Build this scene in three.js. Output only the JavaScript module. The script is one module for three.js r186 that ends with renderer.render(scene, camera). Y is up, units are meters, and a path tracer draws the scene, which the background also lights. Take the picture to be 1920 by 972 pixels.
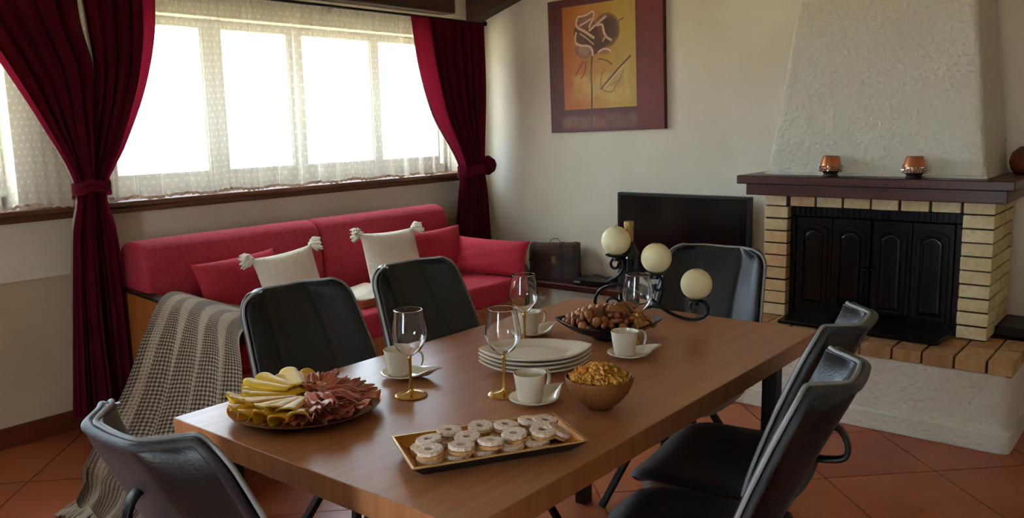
import * as THREE from 'three';
import { RoundedBoxGeometry } from 'three/addons/geometries/RoundedBoxGeometry.js';
import { mergeGeometries, mergeVertices } from 'three/addons/utils/BufferGeometryUtils.js';

// ---------------------------------------------------------------- camera, sky, sun, exposure
const scene = new THREE.Scene();
const camera = new THREE.PerspectiveCamera(33.972, 1920 / 972, 0.05, 200);
camera.position.set(0, 1.394, 0);
camera.rotation.set(-0.15972, 0.68598, -0.02203, 'YXZ');
scene.background = new THREE.Color(0.72, 0.92, 1.15);          // bright hazy sky, even all round
scene.backgroundIntensity = 9.0;
const sun = new THREE.DirectionalLight(new THREE.Color(1.0, 0.93, 0.8), 12);
sun.position.set(9, 14, 2); sun.target.position.set(-8, 0, -2);
sun.castShadow = true; sun.shadow.mapSize.set(2048, 2048);
Object.assign(sun.shadow.camera, { left: -25, right: 25, top: 25, bottom: -25, near: 1, far: 60 });
scene.add(sun, sun.target);
const renderer = new THREE.WebGLRenderer({ antialias: true });
renderer.toneMapping = THREE.LinearToneMapping;
renderer.toneMappingExposure = 2.0;
renderer.shadowMap.enabled = true;

// ---------------------------------------------------------------- helpers
let seed = 7;
function rnd() { seed |= 0; seed = (seed + 0x6d2b79f5) | 0; let t = Math.imul(seed ^ (seed >>> 15), 1 | seed); t = (t + Math.imul(t ^ (t >>> 7), 61 | t)) ^ t; return ((t ^ (t >>> 14)) >>> 0) / 4294967296; }
const R = (a, b) => a + (b - a) * rnd();
const clamp = (x, a, b) => Math.min(b, Math.max(a, x));
const lerp = (a, b, t) => a + (b - a) * t;
const sstep = (a, b, x) => { const t = clamp((x - a) / (b - a), 0, 1); return t * t * (3 - 2 * t); };
const V = (x, y, z) => new THREE.Vector3(x, y, z);
const used = {};
function numbered(n) { const k = used[n] = (used[n] ?? -1) + 1; return k ? n + '_' + String(k).padStart(3, '0') : n; }
function thing(name, label, category, pos = [0, 0, 0], turn = 0, group) {
  const o = new THREE.Group(); o.name = numbered(name); o.position.set(...pos); o.rotation.y = turn;
  o.userData = { label, category }; if (group) o.userData.group = group;
  scene.add(o); return o;
}
function part(name, geo, mat, parent, label) {
  const m = new THREE.Mesh(geo, mat); m.name = numbered(name); parent.add(m);
  if (label) m.userData.label = label; return m;
}
function single(name, geo, mat, label, category, group) {
  const m = part(name, geo, mat, scene); m.userData = { label, category }; if (group) m.userData.group = group; return m;
}
function struct(name, geo, mat, label) {
  const m = part(name, geo, mat, scene); m.userData = { kind: 'structure', label, category: name.split('_')[0] }; return m;
}
function dup(root, pos, turn, label, group) {
  const strip = (s) => s.replace(/_\d{3}$/, '');
  const c = root.clone(); c.traverse((o) => { o.name = numbered(strip(o.name)); });
  c.userData = { ...root.userData, label }; if (group) c.userData.group = group;
  c.position.set(...pos); c.rotation.set(0, turn, 0); scene.add(c); return c;
}
// planar uv in metres by the dominant axis of each face
function boxUV(g) {
  g = g.index ? g.toNonIndexed() : g; const p = g.attributes.position, n = g.attributes.normal, uv = new Float32Array(p.count * 2);
  const a = V(), b = V(), c = V(), ab = V();
  for (let i = 0; i < p.count; i += 3) {
    a.fromBufferAttribute(p, i); b.fromBufferAttribute(p, i + 1); c.fromBufferAttribute(p, i + 2);
    ab.subVectors(b, a).cross(c.clone().sub(a)); const ax = Math.abs(ab.x), ay = Math.abs(ab.y), az = Math.abs(ab.z);
    for (let k = 0; k < 3; k++) { const q = [a, b, c][k]; const [u, v] = ay >= ax && ay >= az ? [q.x, q.z] : ax >= az ? [q.z, q.y] : [q.x, q.y]; uv[(i + k) * 2] = u; uv[(i + k) * 2 + 1] = v; }
  }
  g.setAttribute('uv', new THREE.BufferAttribute(uv, 2)); return g;
}
const box = (x0, x1, y0, y1, z0, z1) => { const g = new THREE.BoxGeometry(x1 - x0, y1 - y0, z1 - z0); g.translate((x0 + x1) / 2, (y0 + y1) / 2, (z0 + z1) / 2); return boxUV(g); };
const rbox = (x0, x1, y0, y1, z0, z1, r = 0.005, s = 2) => { const g = new RoundedBoxGeometry(x1 - x0, y1 - y0, z1 - z0, s, r); g.translate((x0 + x1) / 2, (y0 + y1) / 2, (z0 + z1) / 2); return boxUV(g); };
function clean(g) { const o = g.index ? g.toNonIndexed() : g.clone(); for (const k of Object.keys(o.attributes)) if (!['position', 'normal', 'uv'].includes(k)) o.deleteAttribute(k); return o; }
const merge = (...gs) => mergeGeometries(gs.flat().map(clean));
const tube = (pts, r, seg = 40, rad = 8, closed = false) => new THREE.TubeGeometry(new THREE.CatmullRomCurve3(pts.map((p) => p.isVector3 ? p : V(...p)), closed, 'centripetal'), seg, r, rad, closed);
function bar(a, b, w, d) { // square bar from a to b
  const A = V(...a), B = V(...b), L = A.distanceTo(B), g = new RoundedBoxGeometry(w, L, d ?? w, 2, Math.min(w, d ?? w) * 0.15);
  g.applyQuaternion(new THREE.Quaternion().setFromUnitVectors(V(0, 1, 0), B.clone().sub(A).normalize())); g.translate((A.x + B.x) / 2, (A.y + B.y) / 2, (A.z + B.z) / 2); return g;
}
const lathe = (pts, seg = 48) => new THREE.LatheGeometry(pts.map(([r, y]) => new THREE.Vector2(r, y)), seg);
// grid surface from f(u,v) -> Vector3; uv in metres through su, sv
function grid(nu, nv, f, su = 1, sv = 1, closeU = false) {
  const pos = [], uv = [], idx = [];
  for (let j = 0; j <= nv; j++) for (let i = 0; i <= nu; i++) { const p = f(i / nu, j / nv); pos.push(p.x, p.y, p.z); uv.push(i / nu * su, j / nv * sv); }
  for (let j = 0; j < nv; j++) for (let i = 0; i < nu; i++) { const a = j * (nu + 1) + i, b = a + 1, c = a + nu + 1, d = c + 1; idx.push(a, b, d, a, d, c); }
  const g = new THREE.BufferGeometry(); g.setAttribute('position', new THREE.Float32BufferAttribute(pos, 3)); g.setAttribute('uv', new THREE.Float32BufferAttribute(uv, 2)); g.setIndex(idx); g.computeVertexNormals();
  if (closeU) { const n = g.attributes.normal; for (let j = 0; j <= nv; j++) { const a = j * (nu + 1), b = a + nu; const v = V(n.getX(a) + n.getX(b), n.getY(a) + n.getY(b), n.getZ(a) + n.getZ(b)).normalize(); n.setXYZ(a, v.x, v.y, v.z); n.setXYZ(b, v.x, v.y, v.z); } }
  return g;
}
// closed slab between two grid surfaces (front f, back b)
function slab(nu, nv, f, b, su = 1, sv = 1) {
  const pos = [], uv = [], idx = [], N = (nu + 1) * (nv + 1);
  for (const s of [f, b]) for (let j = 0; j <= nv; j++) for (let i = 0; i <= nu; i++) { const p = s(i / nu, j / nv); pos.push(p.x, p.y, p.z); uv.push(i / nu * su, j / nv * sv); }
  const q = (a, b2, c, d) => idx.push(a, b2, d, a, d, c);
  for (let j = 0; j < nv; j++) for (let i = 0; i < nu; i++) { const a = j * (nu + 1) + i; q(a, a + 1, a + nu + 1, a + nu + 2); q(N + a + 1, N + a, N + a + nu + 2, N + a + nu + 1); }
  for (let i = 0; i < nu; i++) { q(N + i, N + i + 1, i, i + 1); const t = nv * (nu + 1) + i; q(t, t + 1, N + t, N + t + 1); }
  for (let j = 0; j < nv; j++) { const a = j * (nu + 1), c = a + nu + 1; q(N + a, a, N + c, c); const e = a + nu, h = c + nu; q(e, N + e, h, N + h); }
  const g = new THREE.BufferGeometry(); g.setAttribute('position', new THREE.Float32BufferAttribute(pos, 3)); g.setAttribute('uv', new THREE.Float32BufferAttribute(uv, 2)); g.setIndex(idx); g.computeVertexNormals(); return g;
}
function spline(pts) { // [[t, v], ...] smooth interpolation
  return (t) => { let i = 0; while (i < pts.length - 2 && t > pts[i + 1][0]) i++; const a = pts[Math.max(0, i - 1)], b = pts[i], c = pts[i + 1], d = pts[Math.min(pts.length - 1, i + 2)];
    const h = c[0] - b[0], x = clamp((t - b[0]) / h, 0, 1), mb = (c[1] - a[1]) / Math.max(1e-6, c[0] - a[0]) * h, mc = (d[1] - b[1]) / Math.max(1e-6, d[0] - b[0]) * h, x2 = x * x, x3 = x2 * x;
    return (2 * x3 - 3 * x2 + 1) * b[1] + (x3 - 2 * x2 + x) * mb + (-2 * x3 + 3 * x2) * c[1] + (x3 - x2) * mc; };
}
// ---------------------------------------------------------------- textures
const hash = (x, y, s) => { let h = Math.imul(x, 374761393) + Math.imul(y, 668265263) + Math.imul(s, 974711); h = Math.imul(h ^ (h >>> 13), 1274126177); return ((h ^ (h >>> 16)) >>> 0) / 4294967296; };
function vnoise(x, y, px, py, s) { const xi = Math.floor(x), yi = Math.floor(y), fx = x - xi, fy = y - yi, u = fx * fx * (3 - 2 * fx), v = fy * fy * (3 - 2 * fy), m = (a, n) => ((a % n) + n) % n; const h = (i, j) => hash(m(xi + i, px), m(yi + j, py), s); return lerp(lerp(h(0, 0), h(1, 0), u), lerp(h(0, 1), h(1, 1), u), v); }
function fbm(u, v, px, py, oct, s) { let a = 0, w = 0.5, t = 0; for (let k = 0; k < oct; k++) { a += w * vnoise(u * px, v * py, px, py, s + k); t += w; w *= 0.5; px *= 2; py *= 2; } return a / t; }
function tex(w, h, fn, srgb = false, rep = [1, 1]) {
  const d = new Uint8Array(w * h * 4); for (let j = 0; j < h; j++) for (let i = 0; i < w; i++) { const c = fn(i / w, j / h), k = (j * w + i) * 4; if (Array.isArray(c)) { d[k] = clamp(c[0], 0, 255); d[k + 1] = clamp(c[1], 0, 255); d[k + 2] = clamp(c[2], 0, 255); } else d[k] = d[k + 1] = d[k + 2] = clamp(c * 255, 0, 255); d[k + 3] = 255; }
  const t = new THREE.DataTexture(d, w, h); t.magFilter = THREE.LinearFilter; t.minFilter = THREE.LinearFilter; t.wrapS = t.wrapT = THREE.RepeatWrapping; if (srgb) t.colorSpace = THREE.SRGBColorSpace; t.repeat.set(...rep); t.needsUpdate = true; return t;
}
const mixc = (a, b, t) => a.map((x, i) => lerp(x, b[i], t));
const hexc = (h) => [(h >> 16) & 255, (h >> 8) & 255, h & 255];
const mottle = (c1, c2, px, py, s, rep, oct = 4, size = 256) => tex(size, size, (u, v) => mixc(hexc(c1), hexc(c2), sstep(0.2, 0.8, fbm(u, v, px, py, oct, s))), true, rep);
const std = (o) => new THREE.MeshStandardMaterial(o);
const phys = (o) => new THREE.MeshPhysicalMaterial(o);
const wood = (c1, c2, alongV, s, rep, streak = 48) => tex(512, 512, (u, v) => { const [a, b] = alongV ? [u, v] : [v, u]; const w = a + 0.02 * fbm(a, b, 3, 2, 2, s + 9); const f = fbm(w, b, streak, 2, 3, s) * 0.65 + fbm(a, b, 128, 4, 2, s + 3) * 0.35; return mixc(hexc(c1), hexc(c2), sstep(0.25, 0.75, f)); }, true, rep);

const T = {
  plaster: tex(512, 512, (u, v) => fbm(u, v, 60, 60, 3, 3) * 0.6 + fbm(u, v, 9, 9, 3, 5) * 0.4, false, [1, 1]),
  stucco: tex(512, 512, (u, v) => Math.pow(fbm(u, v, 36, 36, 3, 21), 1.4), false, [1.6, 1.6]),
  weave: tex(128, 128, (u, v) => 0.5 + 0.25 * Math.sin(u * 64 * 6.2832) + 0.25 * Math.sin(v * 64 * 6.2832), false, [6, 6]),
  rib: tex(256, 64, (u, v) => 0.5 + 0.35 * Math.sin(v * 16 * 6.2832) + 0.15 * fbm(u, v, 60, 16, 2, 2), false, [4, 4]),
  leather: tex(256, 256, (u, v) => fbm(u, v, 48, 48, 3, 77), false, [5, 5]),
};
const M = {
  wall: std({ color: 0xe8e0cf, map: mottle(0xfffefb, 0xf3efe6, 5, 5, 11, [0.6, 0.6]), roughness: 0.92, bumpMap: T.plaster, bumpScale: 0.0012 }),
  wallTan: std({ color: 0xcbb492, map: mottle(0xfffefb, 0xf0ece2, 5, 5, 12, [0.6, 0.6]), roughness: 0.92, bumpMap: T.plaster, bumpScale: 0.0012 }),
  stucco: std({ color: 0xd6cfbd, roughness: 0.95, bumpMap: T.stucco, bumpScale: 0.006 }),
  ceiling: std({ color: 0xe6dfd0, roughness: 0.95, bumpMap: T.plaster, bumpScale: 0.001 }),
  beam: std({ map: wood(0x2a1510, 0x4d2a1c, false, 31, [0.7, 2]), roughness: 0.6 }),
  litWood: std({ map: wood(0xb98f62, 0xd9b58a, false, 32, [0.7, 2]), roughness: 0.6 }),  // rafter wood made paler, light from below painted into its colour
  sill: std({ map: wood(0x4a2a1a, 0x71452b, false, 33, [0.7, 2]), roughness: 0.5 }),
  mantel: std({ map: wood(0x38150a, 0x522410, false, 34, [0.8, 2.5]), roughness: 0.35 }),
  frame: std({ color: 0xd9d3c6, roughness: 0.5 }),
  glassPane: phys({ color: 0xffffff, transmission: 1, roughness: 0, thickness: 0, ior: 1.5 }),
  blackIron: std({ color: 0x0b0a0a, roughness: 0.42, metalness: 0.4 }),
  grout: std({ color: 0x60351f, roughness: 0.95 }),
};
// ---------------------------------------------------------------- the room
const XL = -4.07, XR = 1.7, ZB = -4.62, ZF = 2.2;
// floor: terracotta tiles laid at 45 degrees, each a piece of its own
{
  const fl = struct('floor', box(XL - 0.3, XR + 0.2, -0.16, -0.012, ZB - 0.2, ZF + 0.2), M.grout, 'terracotta tile floor laid diagonally across the room');
  const cols = [[0xa4532b, 0xb4633a], [0x9a4b27, 0xad5a33], [0xa85a33, 0x96451f]];
  const tm = cols.map(([a, b], k) => std({ map: mottle(a, b, 4, 4, 60 + k, [1.3, 1.3], 5), roughness: 0.36, bumpMap: T.plaster, bumpScale: 0.0006 }));
  const S = 0.45, q = Math.SQRT1_2, u0 = -2.765 * q + 20 * S, w0 = -4.22 * q; // u = (z-x)/sqrt2, w = (x+z)/sqrt2
  const clip = (P, ax, val, sg) => { const o = []; for (let i = 0; i < P.length; i++) { const a = P[i], b = P[(i + 1) % P.length], da = sg * (a[ax] - val), db = sg * (b[ax] - val); if (da <= 0) o.push(a); if (da * db < 0) { const t = da / (da - db); o.push([lerp(a[0], b[0], t), lerp(a[1], b[1], t)]); } } return o; };
  let k = 0;
  for (let i = -40; i < 40; i++) for (let j = -30; j < 30; j++) {
    const u = -2.765 * q + i * S, w = w0 + j * S, g = 0.0026;
    let P = [[u + g, w + g], [u + S - g, w + g], [u + S - g, w + S - g], [u + g, w + S - g]].map(([a, b]) => [(b - a) * q, (a + b) * q]);
    P = clip(P, 0, XL, -1); P = clip(P, 0, XR, 1); P = clip(P, 1, ZB, -1); P = clip(P, 1, ZF, 1);
    if (P.length < 3) continue;
    let A = 0; P.forEach((p, n) => { const r = P[(n + 1) % P.length]; A += p[0] * r[1] - r[0] * p[1]; }); if (Math.abs(A) < 0.004) continue;
    const sh = new THREE.Shape(P.map((p) => new THREE.Vector2(p[0], -p[1])));
    const e = new THREE.ExtrudeGeometry(sh, { depth: 0.009, bevelEnabled: true, bevelSize: -0.0015, bevelThickness: 0.0015, bevelOffset: 0, bevelSegments: 1 });
    e.rotateX(-Math.PI / 2); e.translate(0, -0.0105, 0);
    part('tile', boxUV(e), tm[Math.floor(hash(i, j, 5) * 3)], fl); k++;
  }
}
// window wall with its two openings
const OY0 = 1.06, OY1 = 1.965;
{
  const sh = new THREE.Shape([[-ZF, 0.745], [-ZB, 0.745], [-ZB, 2.6], [-ZF, 2.6]].map((p) => new THREE.Vector2(...p)));
  for (const [a, b] of [[1.97, 4.41], [-1.0, 1.52]]) sh.holes.push(new THREE.Path([[a, OY0], [b, OY0], [b, OY1], [a, OY1]].map((p) => new THREE.Vector2(...p))));
  const g = new THREE.ExtrudeGeometry(sh, { depth: 0.26, bevelEnabled: false }); g.rotateY(Math.PI / 2); g.translate(XL - 0.26 + 0.025, 0, 0);
  struct('wall_left', boxUV(g), M.wall, 'off-white plaster wall under and around the long curtained window');
  struct('wall_left_lower', box(XL - 0.26, XL, -0.1, 0.7455, ZB, ZF), M.wallTan, 'tan lower part of the window wall');
}
struct('wall_back', box(XL - 0.26, XR + 0.2, -0.1, 4.6, ZB - 0.2, ZB), M.wall, 'off-white plaster wall with the rose picture and the fireplace');
struct('wall_right', box(XR, XR + 0.2, -0.1, 4.6, ZB, ZF), M.wall, 'plain plaster wall opposite the windows');
{ // wall behind the camera with a glazed terrace door, the source of the warm fill from the front
  const D0 = -1.35, D1 = -0.4, DH = 2.1, sh = new THREE.Shape([[XL - 0.26, -0.1], [XR + 0.2, -0.1], [XR + 0.2, 4.6], [XL - 0.26, 4.6]].map((p) => new THREE.Vector2(...p)));
  sh.holes.push(new THREE.Path([[D0, 0.0], [D1, 0.0], [D1, DH], [D0, DH]].map((p) => new THREE.Vector2(...p))));
  const g = new THREE.ExtrudeGeometry(sh, { depth: 0.2, bevelEnabled: false }); g.translate(0, 0, ZF);
  struct('wall_front', boxUV(g), M.wall, 'plaster wall facing the fireplace, with a terrace door');
  const d = new THREE.Group(); d.name = 'door_1'; d.userData = { kind: 'structure', label: 'glazed terrace door in the wall facing the fireplace', category: 'door' }; scene.add(d);
  const za = ZF + 0.06, zb = ZF + 0.12;
  part('door_frame', merge(rbox(D0, D1, DH - 0.05, DH, za, zb, 0.004), rbox(D0, D0 + 0.05, 0, DH, za, zb, 0.004), rbox(D1 - 0.05, D1, 0, DH, za, zb, 0.004)), M.frame, d);
  for (const [p, q] of [[D0 + 0.05, D1 - 0.05]]) { const l = part('door_leaf', merge(rbox(p, q, 0.01, 0.12, za + 0.01, zb - 0.01, 0.004), rbox(p, q, DH - 0.13, DH - 0.05, za + 0.01, zb - 0.01, 0.004), rbox(p, p + 0.07, 0.1, DH - 0.1, za + 0.01, zb - 0.01, 0.004), rbox(q - 0.07, q, 0.1, DH - 0.1, za + 0.01, zb - 0.01, 0.004)), M.frame, d); part('pane', box(p + 0.06, q - 0.06, 0.1, DH - 0.1, za + 0.028, za + 0.032), M.glassPane, l); }
}
const SL = 0.316, cy = (x) => 2.23 + SL * (x - XL);
{
  const sh = new THREE.Shape([[XL - 0.27, cy(XL - 0.27)], [XR + 0.3, cy(XR + 0.3)], [XR + 0.3, cy(XR + 0.3) + 0.22], [XL - 0.27, cy(XL - 0.27) + 0.22]].map((p) => new THREE.Vector2(...p)));
  const g = new THREE.ExtrudeGeometry(sh, { depth: ZF - ZB + 0.6, bevelEnabled: false }); g.translate(0, 0, ZB - 0.3);
  struct('ceiling', boxUV(g), M.ceiling, 'sloping pale plaster ceiling between the wooden rafters');
  const beam = (name, z0, z1, h, mat, label) => { const s = new THREE.Shape([[XL - 0.01, cy(XL) - h], [XR, cy(XR) - h], [XR, cy(XR) + 0.02], [XL - 0.01, cy(XL) + 0.02]].map((p) => new THREE.Vector2(...p))); const b = new THREE.ExtrudeGeometry(s, { depth: z1 - z0, bevelEnabled: false }); b.translate(0, 0, z0); return struct(name, boxUV(b), mat, label); };
  beam('ceiling_beam', ZB, ZB + 0.12, 0.165, M.beam, 'dark brown sloping beam along the top of the picture wall');
  beam('ceiling_rafter', -3.60, -3.53, 0.135, M.litWood, 'wooden rafter above the window, coloured pale as if lit from below');
  for (const z of [-2.62, -1.62, -0.62, 0.38, 1.38]) beam('ceiling_rafter', z - 0.05, z + 0.05, 0.12, M.beam, 'dark wooden rafter under the sloping ceiling');
  struct('ceiling_beam', rbox(XL + 0.02, XL + 0.14, 2.11, 2.232, -4.27, ZF, 0.008), M.beam, 'dark wooden beam along the top of the window wall');
}
// skirting boards
struct('baseboard_left', rbox(XL, XL + 0.016, 0, 0.094, ZB, ZF, 0.004), std({ map: mottle(0x5c2716, 0x6e3420, 4, 4, 70, [1.5, 1.5]), roughness: 0.4 }), 'dark terracotta skirting along the window wall');
struct('baseboard_back', rbox(XL, -1.85, 0, 0.094, ZB, ZB + 0.016, 0.004), std({ color: 0x8b8378, roughness: 0.6 }), 'grey skirting along the picture wall');
struct('baseboard_back', rbox(-0.5, XR, 0, 0.094, ZB, ZB + 0.016, 0.004), std({ color: 0x8b8378, roughness: 0.6 }), 'grey skirting right of the fireplace');
// window sill and windows
struct('trim_1', merge(rbox(XL - 0.12, XL + 0.095, 1.035, 1.062, ZB + 0.2, ZF, 0.006), rbox(XL + 0.02, XL + 0.07, 1.005, 1.037, ZB + 0.2, ZF, 0.004)), M.sill, 'dark brown wooden sill board below the windows');
function windowUnit(n, edges, label) { // edges: z limits of the panes
  const xw = XL - 0.13, y0 = OY0, y1 = OY1, zA = edges[0][0] + 0.05, zB = edges[edges.length - 1][1] - 0.06;
  const w = new THREE.Group(); w.name = 'window_' + n; w.userData = { kind: 'structure', label, category: 'window' }; scene.add(w);
  part('window_frame', merge(rbox(xw - 0.035, xw + 0.035, y0, y0 + 0.06, zB, zA), rbox(xw - 0.035, xw + 0.035, y1 - 0.045, y1, zB, zA), rbox(xw - 0.035, xw + 0.035, y0, y1, zA - 0.03, zA), rbox(xw - 0.035, xw + 0.035, y0, y1, zB, zB + 0.03)), M.frame, w);
  for (let i = 0; i + 1 < edges.length; i++) part('mullion', rbox(xw - 0.03, xw + 0.03, y0 + 0.05, y1 - 0.04, edges[i + 1][0] - 0.005, edges[i][1] + 0.005), M.frame, w);
  for (const [a, b] of edges) {
    const s = part('sash', merge(rbox(xw - 0.022, xw + 0.022, y0 + 0.05, 1.175, b - 0.005, a + 0.005), rbox(xw - 0.022, xw + 0.022, 1.925, y1 - 0.03, b - 0.005, a + 0.005), rbox(xw - 0.022, xw + 0.022, 1.16, 1.93, a - 0.012, a + 0.005), rbox(xw - 0.022, xw + 0.022, 1.16, 1.93, b - 0.005, b + 0.012)), M.frame, w);
    part('pane', box(xw - 0.002, xw + 0.002, 1.17, 1.93, b, a), M.glassPane, s);
  }
}
windowUnit(1, [[-2.03, -2.55], [-2.66, -3.10], [-3.19, -3.73], [-3.79, -4.33]], 'bright window of four sashes behind the lace curtain');
windowUnit(2, [[0.93, 0.4], [0.32, -0.18], [-0.26, -0.76], [-0.84, -1.46]], 'bright window at the edge of the picture behind lace');
// the ground outside
struct('ground', box(-60, 60, -0.6, -0.25, -50, 50), std({ map: mottle(0xc9b48c, 0xdcc9a2, 6, 6, 80, [0.2, 0.2]), roughness: 0.95 }), 'pale dry ground outside the windows');

// ---------------------------------------------------------------- fireplace
const fp = thing('fireplace', 'white stucco fireplace with cream brick piers and a dark wooden mantel', 'fireplace', [-1.21, 0, ZB]);
{
  const Z = (z) => z - ZB, X = (x) => x + 1.21;
  // plinth with a stepped foot
  const roundedSlab = (x0, x1, y0, y1, z0, z1, r) => { const s = new THREE.Shape(); s.moveTo(x0, z0); s.lineTo(x1, z0); s.lineTo(x1, z1 - r); s.quadraticCurveTo(x1, z1, x1 - r, z1); s.lineTo(x0 + r, z1); s.quadraticCurveTo(x0, z1, x0, z1 - r); const g = new THREE.ExtrudeGeometry(s, { depth: y1 - y0 - 0.012, bevelEnabled: true, bevelSize: 0.006, bevelThickness: 0.006, bevelOffset: -0.006, bevelSegments: 2, curveSegments: 8 }); g.rotateX(Math.PI / 2); g.scale(1, -1, 1); const ix = g.index; g.translate(0, y0 + 0.006, 0); return g; };
  const flip = (g) => { g = clean(g); for (const k of ['position', 'normal', 'uv']) { const a = g.attributes[k], n = a.itemSize; for (let i = 0; i < a.count; i += 3) for (let c = 0; c < n; c++) { const t = a.array[(i + 1) * n + c]; a.array[(i + 1) * n + c] = a.array[(i + 2) * n + c]; a.array[(i + 2) * n + c] = t; } } g.computeVertexNormals(); return boxUV(g); };
  part('plinth', flip(roundedSlab(X(-1.88), X(-0.535), 0.08, 0.33, 0, Z(-3.835), 0.05)), M.stucco, fp);
  part('plinth_foot', flip(roundedSlab(X(-1.89), X(-0.525), 0, 0.088, 0, Z(-3.815), 0.05)), M.stucco, fp);
  const bc = [[0xd8c08e, 0xe6d3a6], [0xcdb484, 0xdfc795], [0xd2ab78, 0xe0bd8b], [0xdcc594, 0xd0b784]];
  const bm = bc.map(([a, b], k) => std({ map: mottle(a, b, 12, 12, 100 + k, [4, 4]), roughness: 0.85, bumpMap: T.plaster, bumpScale: 0.002 }));
  const hc = [[0xa87a4c, 0xbf9260], [0x9d6f45, 0xb58656], [0xb0865a, 0xa0724a], [0xb98f58, 0xc9a26a]];
  const hm = hc.map(([a, b], k) => std({ map: mottle(a, b, 10, 10, 110 + k, [4, 4]), roughness: 0.8, bumpMap: T.plaster, bumpScale: 0.002 }));
  const mortar = std({ map: mottle(0x2c190f, 0x43291a, 8, 8, 120, [3, 3]), roughness: 0.95 });
  const pick = (a) => a[Math.floor(rnd() * a.length)];
  const brick = (name, mats, x0, x1, y0, y1, z0, z1) => { const j = () => R(-0.0012, 0.0012); part(name, rbox(X(x0) + j(), X(x1) + j(), y0 + j(), y1 + j(), Z(z0) + j(), Z(z1) + j(), 0.004, 1), pick(mats), fp); };
  // hearth bricks: a front row of headers, rows behind
  const jx = [-1.88, -1.755, -1.63, -1.505, -1.38, -1.255, -1.135, -1.0, -0.877, -0.752, -0.63, -0.53];
  for (let i = 0; i + 1 < jx.length; i++) brick('hearth_brick', hm, jx[i] + 0.004, jx[i + 1] - 0.004, 0.331, 0.386, -4.035, -3.825);
  for (let i = 0; i + 1 < jx.length; i++) brick('hearth_brick', hm, jx[i] + 0.004, jx[i + 1] - 0.004, 0.331, 0.385, -4.25, -4.043);
  part('hearth_mortar', box(X(-1.872), X(-0.54), 0.325, 0.376, Z(-4.6), Z(-3.84)), mortar, fp);
  // piers
  const P0 = 0.386, H = 0.0626, zf = -4.15;
  for (let k = 0; k < 10; k++) {
    const y0 = P0 + k * H + 0.003, y1 = P0 + (k + 1) * H - 0.004, o = k % 2 ? 0.235 : 0.12;
    for (const [x0, x1] of [[-0.815, -0.69], [-1.728, -1.606]]) {
      const xx1 = k === 9 && x0 < -1 ? x1 - 0.01 : x1;
      brick('pier_brick', bm, x0, xx1, y0, y1, zf - o, zf); brick('pier_brick', bm, x0, x1, y0, y1, zf - 0.36 - (k % 2 ? 0.1 : 0), zf - o - 0.006); brick('pier_brick', bm, x0, x1, y0, y1, ZB + 0.002, zf - 0.366 - (k % 2 ? 0.1 : 0));
    }
  }
  part('pier_mortar', merge(box(X(-0.808), X(-0.697), 0.38, 1.02, 0.002, Z(zf) - 0.008), box(X(-1.72), X(-1.612), 0.38, 1.02, 0.002, Z(zf) - 0.008), box(X(-1.7), X(-0.7), 0.955, 1.02, 0.002, Z(zf) - 0.01)), mortar, fp);
  const lx = [-1.598, -1.468, -1.338, -1.209, -1.08, -0.95, -0.821];
  for (let i = 0; i < 6; i++) brick('lintel_brick', bm, lx[i] + 0.005, lx[i + 1] - 0.005, P0 + 9 * H + 0.003, P0 + 10 * H - 0.003, zf - 0.12, zf);
  // mantel: two stepped boards
  part('mantel_shelf', merge(rbox(X(-1.815), X(-0.6), 1.067, 1.109, 0.002, Z(-4.0), 0.005), rbox(X(-1.772), X(-0.628), 1.012, 1.068, 0.002, Z(-4.02), 0.004)), M.mantel, fp, 'dark stained two-step wooden mantel shelf');
  // hood
  const hood = (t) => ({ x0: lerp(-1.715, -1.44, t), x1: lerp(-0.728, -0.965, t), z: lerp(-4.13, -4.28, t), y: lerp(1.108, 3.12, t) });
  const hg = grid(120, 60, (u, v) => {
    const h = hood(v), r = 0.025, L = Z(h.z), W = h.x1 - h.x0, per = 2 * L + W; let d = u * per;
    let x, z; if (d < L) { x = 0; z = d; } else if (d < L + W) { x = d - L; z = L; } else { x = W; z = L - (d - L - W); }
    const cut = (cx) => { const dx = Math.abs(x - cx), dz = L - z; if (dx < r && dz < r) { const a = Math.hypot(r - dx, r - dz); if (a > r) { const s = r / a; const nx = (r - dx) * s, nz = (r - dz) * s; x = cx ? cx - r + nx : r - nx; z = L - r + nz; } } };
    cut(0); cut(W);
    return V(X(h.x0) + x, h.y, z);
  }, 1.9, 2.0);
  part('hood', hg, M.stucco, fp);
  part('hood_skirting', merge(rbox(X(-1.722), X(-0.722), 1.108, 1.122, 0.002, Z(-4.118), 0.004)), M.stucco, fp);
  // cast iron insert
  const iron = std({ color: 0x020202, roughness: 0.24, metalness: 0.2 });
  const ins = part('firebox', merge(box(X(-1.606), X(-0.815), 0.386, 0.955, Z(-4.3), Z(-4.27)), rbox(X(-1.6), X(-0.82), 0.9, 0.952, Z(-4.27), Z(-4.18), 0.004), rbox(X(-1.6), X(-1.575), 0.386, 0.9, Z(-4.27), Z(-4.18), 0.004), rbox(X(-0.845), X(-0.82), 0.386, 0.9, Z(-4.27), Z(-4.18), 0.004)), iron, fp);
  for (let i = 0; i < 30; i++) part('vent_rib', rbox(X(-1.59 + i * 0.0262), X(-1.58 + i * 0.0262), 0.905, 0.948, Z(-4.182), Z(-4.17), 0.002, 1), iron, ins);
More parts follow.
